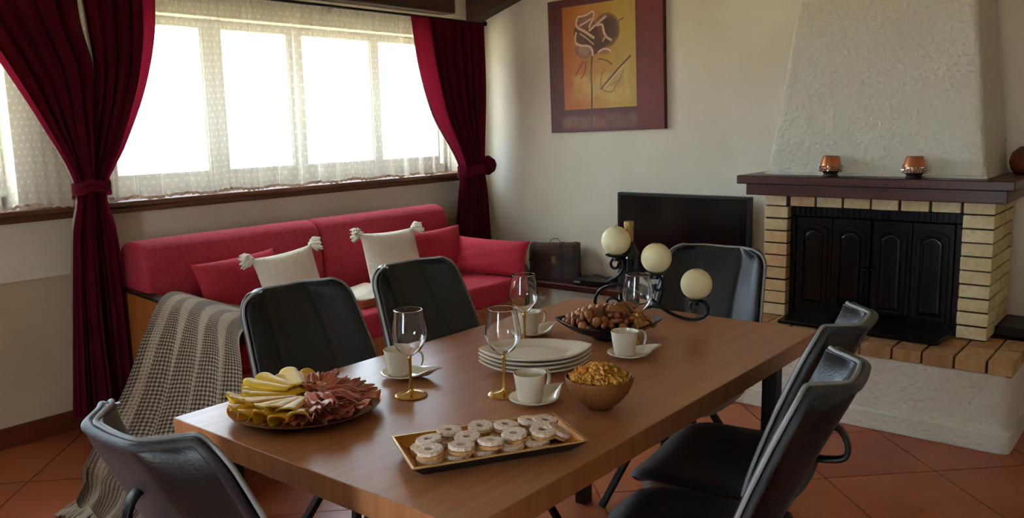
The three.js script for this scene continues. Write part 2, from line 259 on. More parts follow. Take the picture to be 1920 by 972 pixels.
  part('ash_lip', (() => { const s = new THREE.Shape([[X(-1.57), Z(-3.98)], [X(-0.85), Z(-3.95)], [X(-0.83), Z(-4.2)], [X(-1.59), Z(-4.2)]].map((p) => new THREE.Vector2(...p))); const g = new THREE.ExtrudeGeometry(s, { depth: 0.012, bevelEnabled: true, bevelSize: 0.003, bevelThickness: 0.003 }); g.rotateX(Math.PI / 2); g.translate(0, 0.404, 0); return g; })(), iron, fp, 'black iron hearth plate');
  for (let i = 0; i < 4; i++) {
    const x0 = X(-1.575) + i * 0.1825 + 0.003, x1 = x0 + 0.1765, zd = Z(-4.19) + (i % 2 ? 0.012 : 0.0);
    const arch = (a, b, y0, y1) => { const s = new THREE.Shape(); s.moveTo(a, y0); s.lineTo(b, y0); s.lineTo(b, y1 - 0.03); s.quadraticCurveTo((a + b) / 2, y1 + 0.02, a, y1 - 0.03); return s; };
    const d = part('firebox_door', rbox(x0, x1, 0.402, 0.897, zd - 0.014, zd, 0.003, 1), iron, fp);
    const ring = arch(x0 + 0.022, x1 - 0.022, 0.45, 0.865); ring.holes.push(arch(x0 + 0.036, x1 - 0.036, 0.464, 0.85));
    const rg = new THREE.ExtrudeGeometry(ring, { depth: 0.006, bevelEnabled: true, bevelSize: 0.003, bevelThickness: 0.003, bevelSegments: 2 }); rg.translate(0, 0, zd); part('door_moulding', rg, iron, d);
    const pn = new THREE.ExtrudeGeometry(arch(x0 + 0.05, x1 - 0.05, 0.478, 0.836), { depth: 0.003, bevelEnabled: true, bevelSize: 0.012, bevelThickness: 0.008, bevelSegments: 5, bevelOffset: -0.006 }); pn.translate(0, 0, zd - 0.001); part('door_panel', pn, iron, d);
    if (i === 1 || i === 2) { const k = new THREE.SphereGeometry(0.011, 16, 12); k.translate(i === 1 ? x1 - 0.011 : x0 + 0.011, 0.66, zd + 0.014); part('knob', k, iron, d); }
  }
}
// low bench beside the fireplace
{
  const b = thing('media_bench', 'low white masonry bench with a dark wooden board left of the fireplace', 'bench', [-2.77, 0, ZB]);
  part('bench_base', rbox(-0.85, 0.865, 0, 0.332, 0.002, 0.28, 0.006), M.stucco, b);
  part('bench_top', rbox(-0.87, 0.868, 0.33, 0.37, 0.002, 0.315, 0.005), M.mantel, b, 'dark stained wooden board');
  const c = thing('side_bench', 'low bench right of the brick fireplace, its board coloured dark for shadow', 'bench', [0, 0, ZB]);
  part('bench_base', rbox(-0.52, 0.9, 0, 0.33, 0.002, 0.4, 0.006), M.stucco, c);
  part('bench_top', rbox(-0.685, 0.92, 0.387, 0.43, 0.03, 0.32, 0.004), std({ map: mottle(0x15110e, 0x241d18, 8, 8, 130, [3, 3]), roughness: 0.5 }), c, 'board with shadow painted into its dark colour');  // near-black board colour stands in for the shadow lying on it
}
// ---------------------------------------------------------------- dining table
const TY = 0.75, TX0 = -1.768, TX1 = -0.87, TZ0 = -2.525, TZ1 = -0.935;
{
  const t = thing('dining_table', 'rectangular walnut dining table with a thick top and black metal legs', 'table', [-1.319, 0, -1.73]);
  const top = phys({ map: wood(0xa86e46, 0xb87c52, true, 41, [1.4, 0.8], 36), roughness: 0.3, specularIntensity: 0.68, bumpMap: tex(256, 256, (u, v) => fbm(u, v, 90, 3, 3, 42), false, [1.6, 1]), bumpScale: 0.00008 });
  part('tabletop', rbox(-0.449, 0.449, 0.7, 0.75, -0.795, 0.795, 0.0022, 2), top, t);
  for (const [x, z] of [[-0.365, 0.715], [0.345, 0.715], [-0.365, -0.715], [0.345, -0.7]]) part('leg', merge(rbox(x - 0.023, x + 0.023, 0, 0.7, z - 0.023, z + 0.023, 0.003)), M.blackIron, t);
  part('apron', merge(rbox(-0.36, 0.34, 0.665, 0.7, -0.73, -0.69, 0.003), rbox(-0.36, 0.34, 0.665, 0.7, 0.69, 0.73, 0.003)), M.blackIron, t);
}
// ---------------------------------------------------------------- dining chairs
const leather = phys({ color: 0x1d1f22, roughness: 0.42, bumpMap: T.leather, bumpScale: 0.0006, sheen: 0.3, sheenRoughness: 0.6, sheenColor: new THREE.Color(0.35, 0.36, 0.38) });
const leatherOut = phys({ color: 0x0b0a0a, roughness: 0.45, sheen: 1, sheenRoughness: 0.5, sheenColor: new THREE.Color(0.3, 0.34, 0.38), bumpMap: T.leather, bumpScale: 0.0006 });
const rollMat = phys({ color: 0x2c2d30, roughness: 0.38, bumpMap: T.leather, bumpScale: 0.0004 });
const piping = std({ color: 0x9a9a98, roughness: 0.55 });
const shellGrey = std({ color: 0x8d8880, roughness: 0.75, bumpMap: T.weave, bumpScale: 0.0004 });
function makeChair(label) {
  const c = thing('dining_chair', label, 'chair');
  const zc = spline([[0, -0.085], [0.25, -0.125], [0.5, -0.172], [0.75, -0.226], [1, -0.286]]), hw = spline([[0, 0.205], [0.2, 0.222], [0.5, 0.213], [1, 0.188]]);
  const Y0 = 0.455, Y1 = 0.905;
  const at = (u, v, off) => {
    const s = 2 * u - 1, vv = Math.pow(v, 0.8), r = 0.13; // rounded upper corners
    let w = hw(vv); if (vv > 1 - r) { const k = (vv - (1 - r)) / r; w -= 0.06 * (1 - Math.sqrt(Math.max(0, 1 - k * k * 0.98))); }
    const as = Math.abs(s), wing = 0.012 * as * as + 0.062 * sstep(0.45, 1.0, as) * lerp(0.35, 0.9, vv);
    const y = lerp(Y0, Y1, vv) + 0.007 * vv * vv * as * as + 0.006 * vv;
    const th = lerp(0.021, 0.0125, Math.pow(Math.max(as, vv * 0.96), 6)) , z = zc(vv) + wing;
    const groove = off > 0 ? -0.006 * (Math.exp(-Math.pow((as - 0.44) / 0.035, 2))) * sstep(1, 0.93, vv) : 0;
    return V(s * w - Math.sign(s) * (off > 0 ? 0.004 : -0.002) * as, y, z + off * th + groove);
  };
  part('backrest', slab(40, 26, (u, v) => at(u, v, 1), (u, v) => at(u, v, 0.05), 0.45, 0.5), leather, c);
  part('back_shell', slab(40, 26, (u, v) => at(u, v, -0.02), (u, v) => at(u, v, -1), 0.45, 0.5), leatherOut, c, 'near black outer shell of the backrest');
  const e = []; for (let j = 1; j <= 22; j++) e.push(at(0, j / 22, 0)); for (let i = 1; i < 22; i++) e.push(at(i / 22, 1, 0)); for (let j = 22; j >= 1; j--) e.push(at(1, j / 22, 0));
  const er = e.map((q, i) => { const n = e.length, k = i < 22 ? [0, (i + 1) / 22] : i < 43 ? [(i - 21) / 22, 1] : [1, (n - i) / 22]; return at(lerp(k[0], 0.5, 0.03), Math.min(1, k[1]) * 0.985, -0.7); });
  part('edge_roll', tube(er, 0.0088, 150, 14), rollMat, c, 'padded grey rim behind the piping');
  part('piping', tube(e.map((q, i) => q.clone().add(V(Math.sign(q.x) * (Math.abs(q.x) > 0.1 ? 0.003 : 0), 0.001, 0.004))), 0.0048, 150, 8), piping, c, 'light grey piping round the backrest');
  const S = (u, v, o) => { const s = 2 * u - 1, t = 2 * v - 1, k = 1 - 0.10 * Math.pow(Math.abs(t), 4) * (t > 0 ? 1 : 0.6), m = 1 - 0.16 * Math.pow(Math.abs(s), 4); const e2 = Math.max(Math.abs(s), Math.abs(t)); const h = 0.028 * (1 - Math.pow(e2, 7)); const scoop = -0.02 * (1 - s * s) * (1 - t * t) - 0.014 * sstep(0.6, 1, t); return V(s * 0.232 * k, 0.475 + scoop + 0.03 * s * s + (o > 0 ? h : -h * 0.8), 0.05 + t * 0.215 * m); };
  part('seat', slab(28, 28, (u, v) => S(u, 1 - v, 1), (u, v) => S(u, 1 - v, -1), 0.46, 0.44), leather, c);
  const B = (u, v) => { const a = u * Math.PI * 2, q = (k) => Math.sign(k) * Math.pow(Math.abs(k), 0.55); const r = lerp(0.55, 1, Math.pow(v, 0.6)); return V(q(Math.cos(a)) * 0.226 * r, lerp(0.385, 0.468, Math.pow(v, 1.6)) + 0.028 * Math.pow(Math.abs(Math.cos(a)), 2) * v, 0.05 + q(Math.sin(a)) * 0.205 * r); };
  part('seat_shell', merge(grid(48, 10, B, 1.4, 0.2, true), (() => { const g = new THREE.CircleGeometry(1, 48); const p = g.attributes.position; for (let i = 1; i < p.count; i++) { const b = B((i - 1) / 48, 0); p.setXYZ(i, b.x, b.y, b.z); } p.setXYZ(0, 0, 0.385, 0.05); g.computeVertexNormals(); return g; })()), Object.assign(shellGrey, { side: THREE.DoubleSide }), c, 'light grey fabric underside of the seat');
  part('leg_plate', rbox(-0.09, 0.09, 0.365, 0.388, -0.03, 0.13, 0.005), M.blackIron, c);
  for (const [x, z] of [[-1, 1], [1, 1], [-1, -1], [1, -1]]) part('leg', bar([x * 0.07, 0.378, 0.05 + z * 0.06], [x * 0.215, 0.004, 0.03 + z * 0.215], 0.022), M.blackIron, c);
  const hp = spline([[0, -0.19], [0.35, -0.262], [0.6, -0.272], [0.85, -0.255], [1, -0.225]]), hyy = spline([[0, 0.728], [0.35, 0.738], [0.6, 0.765], [0.85, 0.797], [1, 0.803]]);
  part('handle', grid(16, 40, (u, v) => { const a = u * Math.PI * 2, e = 0.01, y = hyy(v), z = hp(v), dy = hyy(Math.min(1, v + e)) - hyy(Math.max(0, v - e)), dz = hp(Math.min(1, v + e)) - hp(Math.max(0, v - e)), n = Math.hypot(dy, dz), q = (k) => Math.sign(k) * Math.sqrt(Math.abs(k)); return V(0.011 * q(Math.cos(a)), y + (-dz / n) * 0.0055 * q(Math.sin(a)), z + (dy / n) * 0.0055 * q(Math.sin(a))); }, 1, 1, true), M.blackIron, c, 'black strap handle on the back');
  return c;
}
{
  const CG = 'chairs around the dining table';
  const c0 = makeChair('dark grey chair at the near short end of the table, next to the throw fringe');
  c0.position.set(-1.336, 0, -0.885); c0.rotation.y = Math.PI; c0.userData.group = CG;
  dup(c0, [-1.9, 0, -1.54], Math.PI / 2, 'dark chair on the sofa side, beside the checked throw and behind the cheese platter', CG);
  dup(c0, [-1.9, 0, -2.04], Math.PI / 2, 'dark chair on the sofa side, in front of the right cream tasselled cushion', CG);
  dup(c0, [-1.39, 0, -2.69], 0, 'dark grey chair at the far end of the table, behind the ball candles', CG);
  dup(c0, [-0.756, 0, -1.555], -1.39, 'dining chair nearest the camera on the fireplace side, its ring handle showing', CG);
  dup(c0, [-0.877, 0, -2.018], -1.442, 'dining chair on the fireplace side, nearer the hearth and partly behind another chair', CG);
}
// ---------------------------------------------------------------- curtains
const velvet = (c) => phys({ color: c, roughness: 1, transmission: 0.26, thickness: 0, side: THREE.DoubleSide, bumpMap: T.weave, bumpScale: 0.0003, specularIntensity: 0.15 });
const redCloth = Object.assign(velvet(0x661022), { transmission: 0.5 }), lightBlockCloth = std({ color: 0x8a7a6c, roughness: 0.95, side: THREE.DoubleSide }); // one burgundy cloth; opaque backing added to block backlight except at leading edges
function drape(x0, zl, zr, ytop, ybot, amp, folds, ph = 0, nu = 160, nv = 60, u0 = 0, u1 = 1) {
  return grid(nu, nv, (q, v) => {
    const u = lerp(u0, u1, q);
    const a = lerp(zl(v), zr(v), u), f = u * folds * Math.PI * 2 + ph + 0.6 * Math.sin(v * 3 + ph);
    const A = amp(v) * (0.75 + 0.25 * Math.sin(u * 9 + ph));
    return V(x0 + A * Math.sin(f) + 0.3 * A * Math.sin(2.3 * f + 1), lerp(ytop, ybot, v), a + 0.35 * A * Math.cos(f));
  }, 1.4, 2);
}
{
  // left pair, tied together at y 1.14
  const tie = (2.06 - 1.14) / (2.06 - 0.115), GL = 'burgundy curtains';
  const amp = spline([[0, 0.022], [0.25, 0.026], [tie - 0.04, 0.03], [tie, 0.02], [tie + 0.06, 0.024], [1, 0.034]]);
  const a = thing('curtain', 'left panel of the tied burgundy curtain pair, reaching out of the picture', 'curtain', [0, 0, 0], 0, GL);
  const al = spline([[0, -1.22], [0.17, -1.42], [0.33, -1.585], [tie, -1.70], [tie + 0.1, -1.665], [1, -1.585]]), ar = spline([[0, -1.785], [0.1, -1.795], [0.2, -1.83], [0.33, -1.80], [tie, -1.775], [0.7, -1.75], [1, -1.76]]);
  part('panel', drape(-3.885, al, ar, 2.06, 0.115, amp, 5.5, 0.4), redCloth, a);
  part('light_block_lining', drape(-3.893, al, ar, 2.058, 0.12, amp, 5.5, 0.4, 160, 60, 0.08, 0.98), lightBlockCloth, a, 'opaque backing added to block light from the window');
  const b = thing('curtain', 'right panel of the tied burgundy curtain pair, its edge glowing red against the window', 'curtain', [0, 0, 0], 0, GL);
  const bl = spline([[0, -1.80], [0.1, -1.815], [0.2, -1.825], [0.33, -1.79], [tie, -1.75], [0.7, -1.73], [1, -1.72]]), brr = spline([[0, -2.16], [0.12, -2.135], [0.25, -2.06], [0.38, -1.94], [tie, -1.84], [tie + 0.1, -1.865], [0.75, -1.885], [1, -1.89]]);
  part('panel', drape(-3.905, bl, brr, 2.06, 0.115, amp, 5, 2.1), redCloth, b);
  part('light_block_lining', drape(-3.913, bl, brr, 2.058, 0.12, amp, 5, 2.1, 160, 60, 0.01, 0.84), lightBlockCloth, b, 'opaque backing added to block light from the window');
  const rope = []; for (let i = 0; i <= 40; i++) { const t = i / 40 * Math.PI * 2; rope.push(V(-3.89 + 0.062 * Math.cos(t), 1.135 + 0.018 * Math.cos(t) - 0.012 * Math.sin(t), -1.772 + 0.082 * Math.sin(t))); }
  const tb = single('curtain_tieback', merge(grid(60, 8, (u, v) => { const t = u * Math.PI * 2, s = (v - 0.5) * 0.055; return V(-3.89 + (0.064 + 0.006 * Math.cos(v * 9)) * Math.cos(t), 1.137 + s + 0.018 * Math.cos(t) + 0.004 * Math.sin(t * 5), -1.772 + 0.085 * Math.sin(t)); }, 0.5, 0.06, true)), redCloth, 'burgundy cloth tieback round the left curtain pair', 'tieback');
  // right curtain
  const t2 = (2.06 - 1.085) / (2.06 - 0.02);
  const c = thing('curtain', 'burgundy curtain in the corner beside the picture wall, tied back above the sofa arm', 'curtain', [0, 0, 0], 0, GL);
  const zl = spline([[0, -3.81], [0.15, -3.87], [0.3, -3.99], [t2 - 0.06, -4.17], [t2, -4.235], [t2 + 0.08, -4.225], [1, -4.08]]), zr = spline([[0, -4.50], [0.2, -4.5], [t2, -4.475], [t2 + 0.1, -4.50], [1, -4.57]]), am = spline([[0, 0.022], [0.3, 0.028], [t2, 0.02], [t2 + 0.08, 0.026], [1, 0.034]]);
  part('panel', drape(-3.9, zl, zr, 2.06, 0.02, am, 8, 1.0, 220), redCloth, c);
  part('light_block_lining', drape(-3.908, zl, zr, 2.058, 0.024, am, 8, 1.0, 200, 60, 0.24, 0.99), lightBlockCloth, c, 'opaque backing added to block light from the window');
  const k = thing('curtain_tieback', 'burgundy knotted tieback of the corner curtain', 'tieback', [-3.89, 1.085, -4.35]);
  part('band', grid(60, 8, (u, v) => { const t = u * Math.PI * 2, s = (v - 0.5) * 0.07; return V(0.07 * Math.cos(t), s - 0.02 * Math.sin(t) + 0.004 * Math.sin(t * 6), 0.135 * Math.sin(t)); }, 0.7, 0.07, true), redCloth, k);
  const kn = new THREE.SphereGeometry(0.055, 24, 18); { const p = kn.attributes.position; for (let i = 0; i < p.count; i++) { const n = 1 + 0.12 * Math.sin(p.getX(i) * 90) * Math.cos(p.getY(i) * 70); p.setXYZ(i, p.getX(i) * n * 0.8, p.getY(i) * n * 1.15, p.getZ(i) * n); } kn.computeVertexNormals(); kn.translate(0.05, 0.02, -0.115); } part('knot', kn, redCloth, k);
}
{
  // lace curtains
  const dots = tex(256, 256, (u, v) => { const gx = u * 12, gy = v * 12, r = Math.floor(gy) % 2 ? 0.5 : 0; const dx = (gx + r) % 1 - 0.5, dy = gy % 1 - 0.5; return dx * dx + dy * dy < 0.045 ? 0.3 : 0.1; });
  dots.repeat.set(2.6, 2.6);
  const lace = phys({ color: 0xf4f1ea, roughness: 1, roughnessMap: dots, transmission: 0.74, thickness: 0, side: THREE.DoubleSide, specularIntensity: 0.1 });
  const sheer = (z0, z1, waves, ph, lbl) => {
    const s = thing('lace_curtain', lbl, 'lace curtain', [0, 0, 0], 0, 'white lace curtains');
    const f = (u, v) => { const w = u * waves * Math.PI * 2, A = lerp(0.018, 0.03, v) * (0.55 + 0.45 * Math.sin(u * waves * 0.9 + ph)); const sc = v > 0.985 ? 0.006 * Math.abs(Math.sin(u * waves * 14)) : 0; return V(-3.965 + A * Math.sin(w + 0.8 * Math.sin(u * 23 + ph) + 0.3 * v) + 0.004 * Math.sin(w * 3.1), lerp(2.055, 1.064 + 0.006 * Math.sin(w * 0.5), v) + sc * 1.5, lerp(z0, z1, u) + 0.95 * A * Math.cos(w)); };
    part('panel', grid(Math.round(waves * 24), 24, f, Math.abs(z1 - z0) * 1.25, 1.0), lace, s);
    const r = (u, v) => { const p = f(u, 0); const w = u * waves * 3 * Math.PI * 2; p.y = lerp(2.072, 2.03, v); p.x += 0.01 + 0.007 * Math.sin(w); return p; };
    part('gathered_heading', grid(Math.round(waves * 30), 3, r, Math.abs(z1 - z0) * 1.5, 0.05), lace, s);
    const hemf = (u, v) => { const p = f(u, 1); p.x += 0.002; p.y += lerp(0.014, -0.001, v); return p; };
    part('hem', grid(Math.round(waves * 24), 2, hemf, 3, 0.02), std({ color: 0xd8c8b0, roughness: 0.9, side: THREE.DoubleSide }), s);
    return s;
  };
  sheer(-1.93, -4.24, 17, 0.7, 'wide white dotted lace curtain across the bright window between the burgundy curtains');
  sheer(0.9, -1.925, 19, 2.4, 'white dotted lace curtain left of the tied burgundy curtain, cut by the edge');
  const r = thing('curtain_rod', 'dark thin curtain rod above the lace and burgundy curtains', 'curtain rod', [-3.93, 2.068, 0]);
  part('rod', (() => { const g = new THREE.CylinderGeometry(0.0085, 0.0085, 5.6, 14); g.rotateX(Math.PI / 2); g.translate(0, 0, -1.75); return g; })(), M.blackIron, r);
  for (const z of [-4.49, -3.3, -2.2, -1.0, 0.2]) part('bracket', merge(rbox(-0.13, 0.0, -0.004, 0.004, z - 0.006, z + 0.006, 0.002, 1), rbox(-0.14, -0.115, -0.03, 0.03, z - 0.012, z + 0.012, 0.003, 1)), M.blackIron, r);
  part('finial', (() => { const g = new THREE.SphereGeometry(0.018, 18, 12); g.translate(0, 0, -4.56); return g; })(), M.blackIron, r);
}
// ---------------------------------------------------------------- sofa
const redFab = std({ map: mottle(0xaa2a3c, 0xb83646, 30, 30, 140, [3, 3]), roughness: 0.9, bumpMap: T.rib, bumpScale: 0.0012 });
const redFab2 = std({ map: mottle(0xac2232, 0xba2c3a, 30, 30, 141, [3, 3]), roughness: 0.9, bumpMap: T.weave, bumpScale: 0.0006 });
const orangeWood = std({ map: wood(0x9a5420, 0xb56c30, true, 51, [1.5, 1.0]), roughness: 0.4 });
const darkEdge = std({ color: 0x1c100b, roughness: 0.5 });
{
  const s = thing('sofa', 'red fabric daybed sofa with orange wooden frame against the window wall', 'sofa', [-3.55, 0, -2.93]);
  const prof = (d = 0) => { const p = new THREE.Shape(); p.moveTo(-0.46 - d, 0.0); p.lineTo(-0.46 - d, 0.655 + d); p.lineTo(-0.1, 0.635 + d); p.bezierCurveTo(0.16 + d, 0.61 + d, 0.405 + d, 0.58 + d, 0.415 + d, 0.42); p.lineTo(0.415 + d, 0.0); return p; };
  for (const [z, lbl] of [[1.03, 'left arm panel'], [-1.055, 'right arm panel']]) {
    const g = new THREE.ExtrudeGeometry(prof(), { depth: 0.03, bevelEnabled: false, curveSegments: 24 }); g.translate(0, 0, z - 0.015);
    const a = part('arm_panel', boxUV(g), orangeWood, s);
    const ring = prof(0.012); ring.holes.push(prof(0.0)); const e = new THREE.ExtrudeGeometry(ring, { depth: 0.05, bevelEnabled: true, bevelSize: 0.003, bevelThickness: 0.003, curveSegments: 24 }); e.translate(0, 0, z - 0.025); part('edge_trim', e, darkEdge, a, 'dark edge trim');
  }
  part('base', rbox(-0.45, 0.415, 0.06, 0.352, -1.04, 1.015, 0.006), orangeWood, s);
  part('seat_mattress', rbox(-0.42, 0.455, 0.352, 0.485, -1.035, 1.01, 0.03, 4), redFab2, s);
  for (const [z0, z1] of [[-0.99, 0.012], [0.022, 1.03]]) {
    const s2 = new THREE.Shape(); s2.moveTo(-0.43, 0.44); s2.lineTo(-0.16, 0.44); s2.bezierCurveTo(-0.155, 0.56, -0.16, 0.66, -0.17, 0.755); s2.bezierCurveTo(-0.18, 0.85, -0.215, 0.886, -0.29, 0.886); s2.bezierCurveTo(-0.37, 0.886, -0.42, 0.85, -0.435, 0.76); s2.lineTo(-0.43, 0.44);
    const g = new THREE.ExtrudeGeometry(s2, { depth: z1 - z0 - 0.044, bevelEnabled: true, bevelSize: 0.02, bevelThickness: 0.022, bevelOffset: -0.02, bevelSegments: 5, curveSegments: 20 }); g.translate(0, 0, z0 + 0.022);
    part('back_cushion', boxUV(g), redFab, s);
  }
}
const tasselMat = std({ color: 0xfbf4e6, roughness: 0.95 });
function cushion(name, label, mat, w, h, T2, pos, rot, opts = {}) {
  const g = thing(name, label, 'cushion', pos, 0, opts.group); g.rotation.set(...rot);
  const f = (o) => (u, v) => { const a = 2 * u - 1, b = 2 * v - 1, k = Math.pow(Math.max(0, (1 - Math.pow(Math.abs(a), 2.6)) * (1 - Math.pow(Math.abs(b), 2.6))), 0.55); const pin = 1 - 0.07 * (1 - b * b) * Math.abs(a) ; const pinb = 1 - 0.07 * (1 - a * a) * Math.abs(b); const wr = (0.004 * Math.sin(a * 5 + b * 3 + w * 40) + 0.0015 * Math.sin(b * 9 - a * 5)) * k; return V(a * w / 2 * pin, b * h / 2 * pinb, o * (T2 / 2 * k + 0.003) + wr); };
  part('cover', slab(28, 28, f(1), f(-1), w * 2, h * 2), mat, g);
  if (opts.tassel) for (const [x, y] of [[-1, 1], [1, 1], [-1, -1], [1, -1]]) {
    const ts = []; for (let i = 0; i < 26; i++) { const a = i * 2.4, r = 0.016 * Math.sqrt((i + 0.5) / 26), L = R(0.05, 0.066); const b = V(x * w / 2 * 0.99, y * h / 2 * 0.99, 0), d = V(x * 0.75 + 0.45 * Math.cos(a), y * 0.35 + 0.45 * Math.sin(a) - 0.25, 0.5 * Math.cos(a * 1.7) + 0.2).normalize(); ts.push(tube([b, b.clone().addScaledVector(d, L * 0.5).add(V(r * Math.cos(a), r * Math.sin(a), 0)), b.clone().addScaledVector(d, L).add(V(0, -0.012, 0))], 0.0042, 5, 5)); }
    const k = new THREE.SphereGeometry(0.014, 12, 10); k.translate(x * w / 2, y * h / 2, 0); part('tassel', merge(ts, k), tasselMat, g);
  }
  return g;
}
const cream = std({ map: mottle(0xeee2cc, 0xf6ecda, 24, 24, 150, [3, 3]), roughness: 0.95, bumpMap: tex(256, 256, (u, v) => fbm(u, v, 40, 14, 3, 151), false, [3, 3]), bumpScale: 0.004 });
{
  const CY = Math.PI / 2; // facing the table
  const put = (name, label, mat, w, h, t, pos, turn, lean, roll, o) => { const c = cushion(name, label, mat, w, h, t, pos, [0, 0, 0], o); c.rotation.order = 'YXZ'; c.rotation.set(-lean, turn, roll); return c; };
  put('cushion', 'red cushion lying half under the left cream tasselled cushion', redFab2, 0.46, 0.29, 0.12, [-3.575, 0.645, -2.30], CY, 0.34, 0.05, { group: 'red cushions' });
  put('tasselled_cushion', 'cream tasselled cushion nearer the checked throw', cream, 0.34, 0.31, 0.11, [-3.46, 0.642, -2.50], CY - 0.1, 0.30, 0.10, { tassel: true, group: 'cream tasselled cushions' });
  put('tasselled_cushion', 'cream tasselled cushion in front of the wide red cushion, right of the sofa seam', cream, 0.40, 0.33, 0.11, [-3.475, 0.655, -3.20], CY, 0.28, -0.02, { tassel: true, group: 'cream tasselled cushions' });
  put('cushion', 'red cushion with a pointed corner behind the right cream cushion', redFab2, 0.46, 0.27, 0.11, [-3.585, 0.635, -3.65], CY - 0.1, 0.30, 0.03, { group: 'red cushions' });
  put('cushion', 'bright red cushion leaning on the right sofa arm', redFab2, 0.49, 0.22, 0.11, [-3.31, 0.596, -3.845], 0.22, 0.30, -0.03, { group: 'red cushions' });
  const b = thing('tray_box', 'flat wooden box with a pale cloth lying on the red seat between two chairs', 'box', [-3.40, 0.486, -2.91], 0.12);
  part('box_body', rbox(-0.16, 0.16, 0, 0.035, -0.18, 0.18, 0.004), std({ map: wood(0x9c4a26, 0xb4603a, false, 53, [2, 3]), roughness: 0.5 }), b);
  part('cloth', slab(20, 20, (u, v) => V((u - 0.5) * 0.31, 0.044 + 0.004 * Math.sin(u * 9 + v * 7), (0.5 - v) * 0.35), (u, v) => V((u - 0.5) * 0.31, 0.036, (0.5 - v) * 0.35), 0.3, 0.3), cream, b);
}
// checked throw over the left end of the sofa
{
  const N = 256, chk = tex(N, N, (u, v) => { const band = sstep(0.35, 0.65, 0.5 + 0.5 * Math.sin(u * 6.2832 * 2 + 0.6)); const cu = (u * 32) % 1, cv = (v * 32) % 1, c = hexc(0xb09a82), d = hexc(0x2c1e17), m = hexc(0x716050); const a = cu < 0.5, b = cv < 0.5; let col = a && b ? mixc(m, d, band) : a || b ? mixc(c, m, 0.25 + 0.75 * band) : mixc(c, hexc(0x9a8875), band * 0.5); const n = (fbm(u, v, 90, 90, 2, 160) - 0.5) * 40; return col.map((x) => x + n); }, true, [1, 1]);
  const wv = tex(N, N, (u, v) => 0.5 + 0.25 * Math.sin(u * 64 * 6.2832) + 0.25 * Math.sin(v * 64 * 6.2832));
  const rp = 1 / 0.42; chk.repeat.set(rp, rp); wv.repeat.set(rp, rp);
  const cloth = std({ map: chk, roughness: 0.95, bumpMap: wv, bumpScale: 0.002, side: THREE.DoubleSide });
  const t = thing('throw_blanket', 'beige and brown checked woven throw draped over the sofa end down to the tiles', 'throw', [-3.2, 0, -1.8]);
  // section along the length: on the seat, over the arm, down to the floor, out over the tiles
  const path = (u) => { // returns points (x,y,z) for the column u in 0..1 (left to right as seen)
    const x0 = lerp(-3.56, -2.95, u);
    return [[x0 + 0.02, 0.545 - 0.05 * u, -2.30], [x0, 0.60 - 0.03 * u, -2.12], [x0, 0.672 - 0.06 * u * u, -1.93], [x0 + 0.02, 0.655 - 0.07 * u * u, -1.86], [lerp(-3.585, -2.84, u), 0.52 - 0.05 * u, -1.80], [lerp(-3.60, -2.66, u), 0.28, lerp(-1.70, -1.66, u)], [lerp(-3.59, -2.56, u), 0.09, lerp(-1.56, -1.56, u)], [lerp(-3.50, -2.60, u), 0.018, lerp(-1.46, -1.47, u)], [lerp(-3.30, -2.55, u), 0.012, lerp(-1.36, -1.36, u)], [lerp(-3.17, -2.5, u), 0.012, lerp(-1.27, -1.26, u)]].map((p) => V(...p));
  };
  const NU = 110, NV = 90, cols = []; for (let i = 0; i <= NU; i++) cols.push(new THREE.CatmullRomCurve3(path(i / NU), false, 'centripetal').getPoints(NV));
  const P = (i, j) => { const u = i / NU, v = j / NV, p = cols[i][j].clone(); const a = 0.034 * sstep(0.28, 0.62, v) * sstep(1.06, 0.72, v); const f = u * 5.2 * Math.PI * 2 + 0.8 * Math.sin(u * 5); p.z += a * Math.sin(f) ; p.x += a * 0.6 * Math.cos(f); const w = sstep(0.7, 0.85, v); p.y += w * (0.016 + 0.016 * Math.sin(f * 0.8 + v * 9)) + (1 - w) * 0.006 * Math.sin(u * 14 + v * 10); return p; };
  const fr = (u, v) => P(Math.round(u * NU), Math.round(v * NV));
  part('cloth', grid(NU, NV, fr, 0.95, 1.75), cloth, t).position.set(3.2, 0, 1.8);
  const fs = []; for (let i = 0; i <= NU; i += 1) { const b = P(i, NV), d = V(R(-0.02, 0.02) - 0.02, 0, R(0.035, 0.075)); b.y = Math.max(b.y, 0.008); fs.push(tube([b, b.clone().addScaledVector(d, 0.5).setY(R(0.008, 0.022)), b.clone().add(d).setY(0.006)], R(0.0032, 0.005), 5, 5)); }
  part('fringe', merge(fs), std({ color: 0x9d8d78, roughness: 0.95 }), t, 'knotted beige fringe').position.set(3.2, 0, 1.8);
}
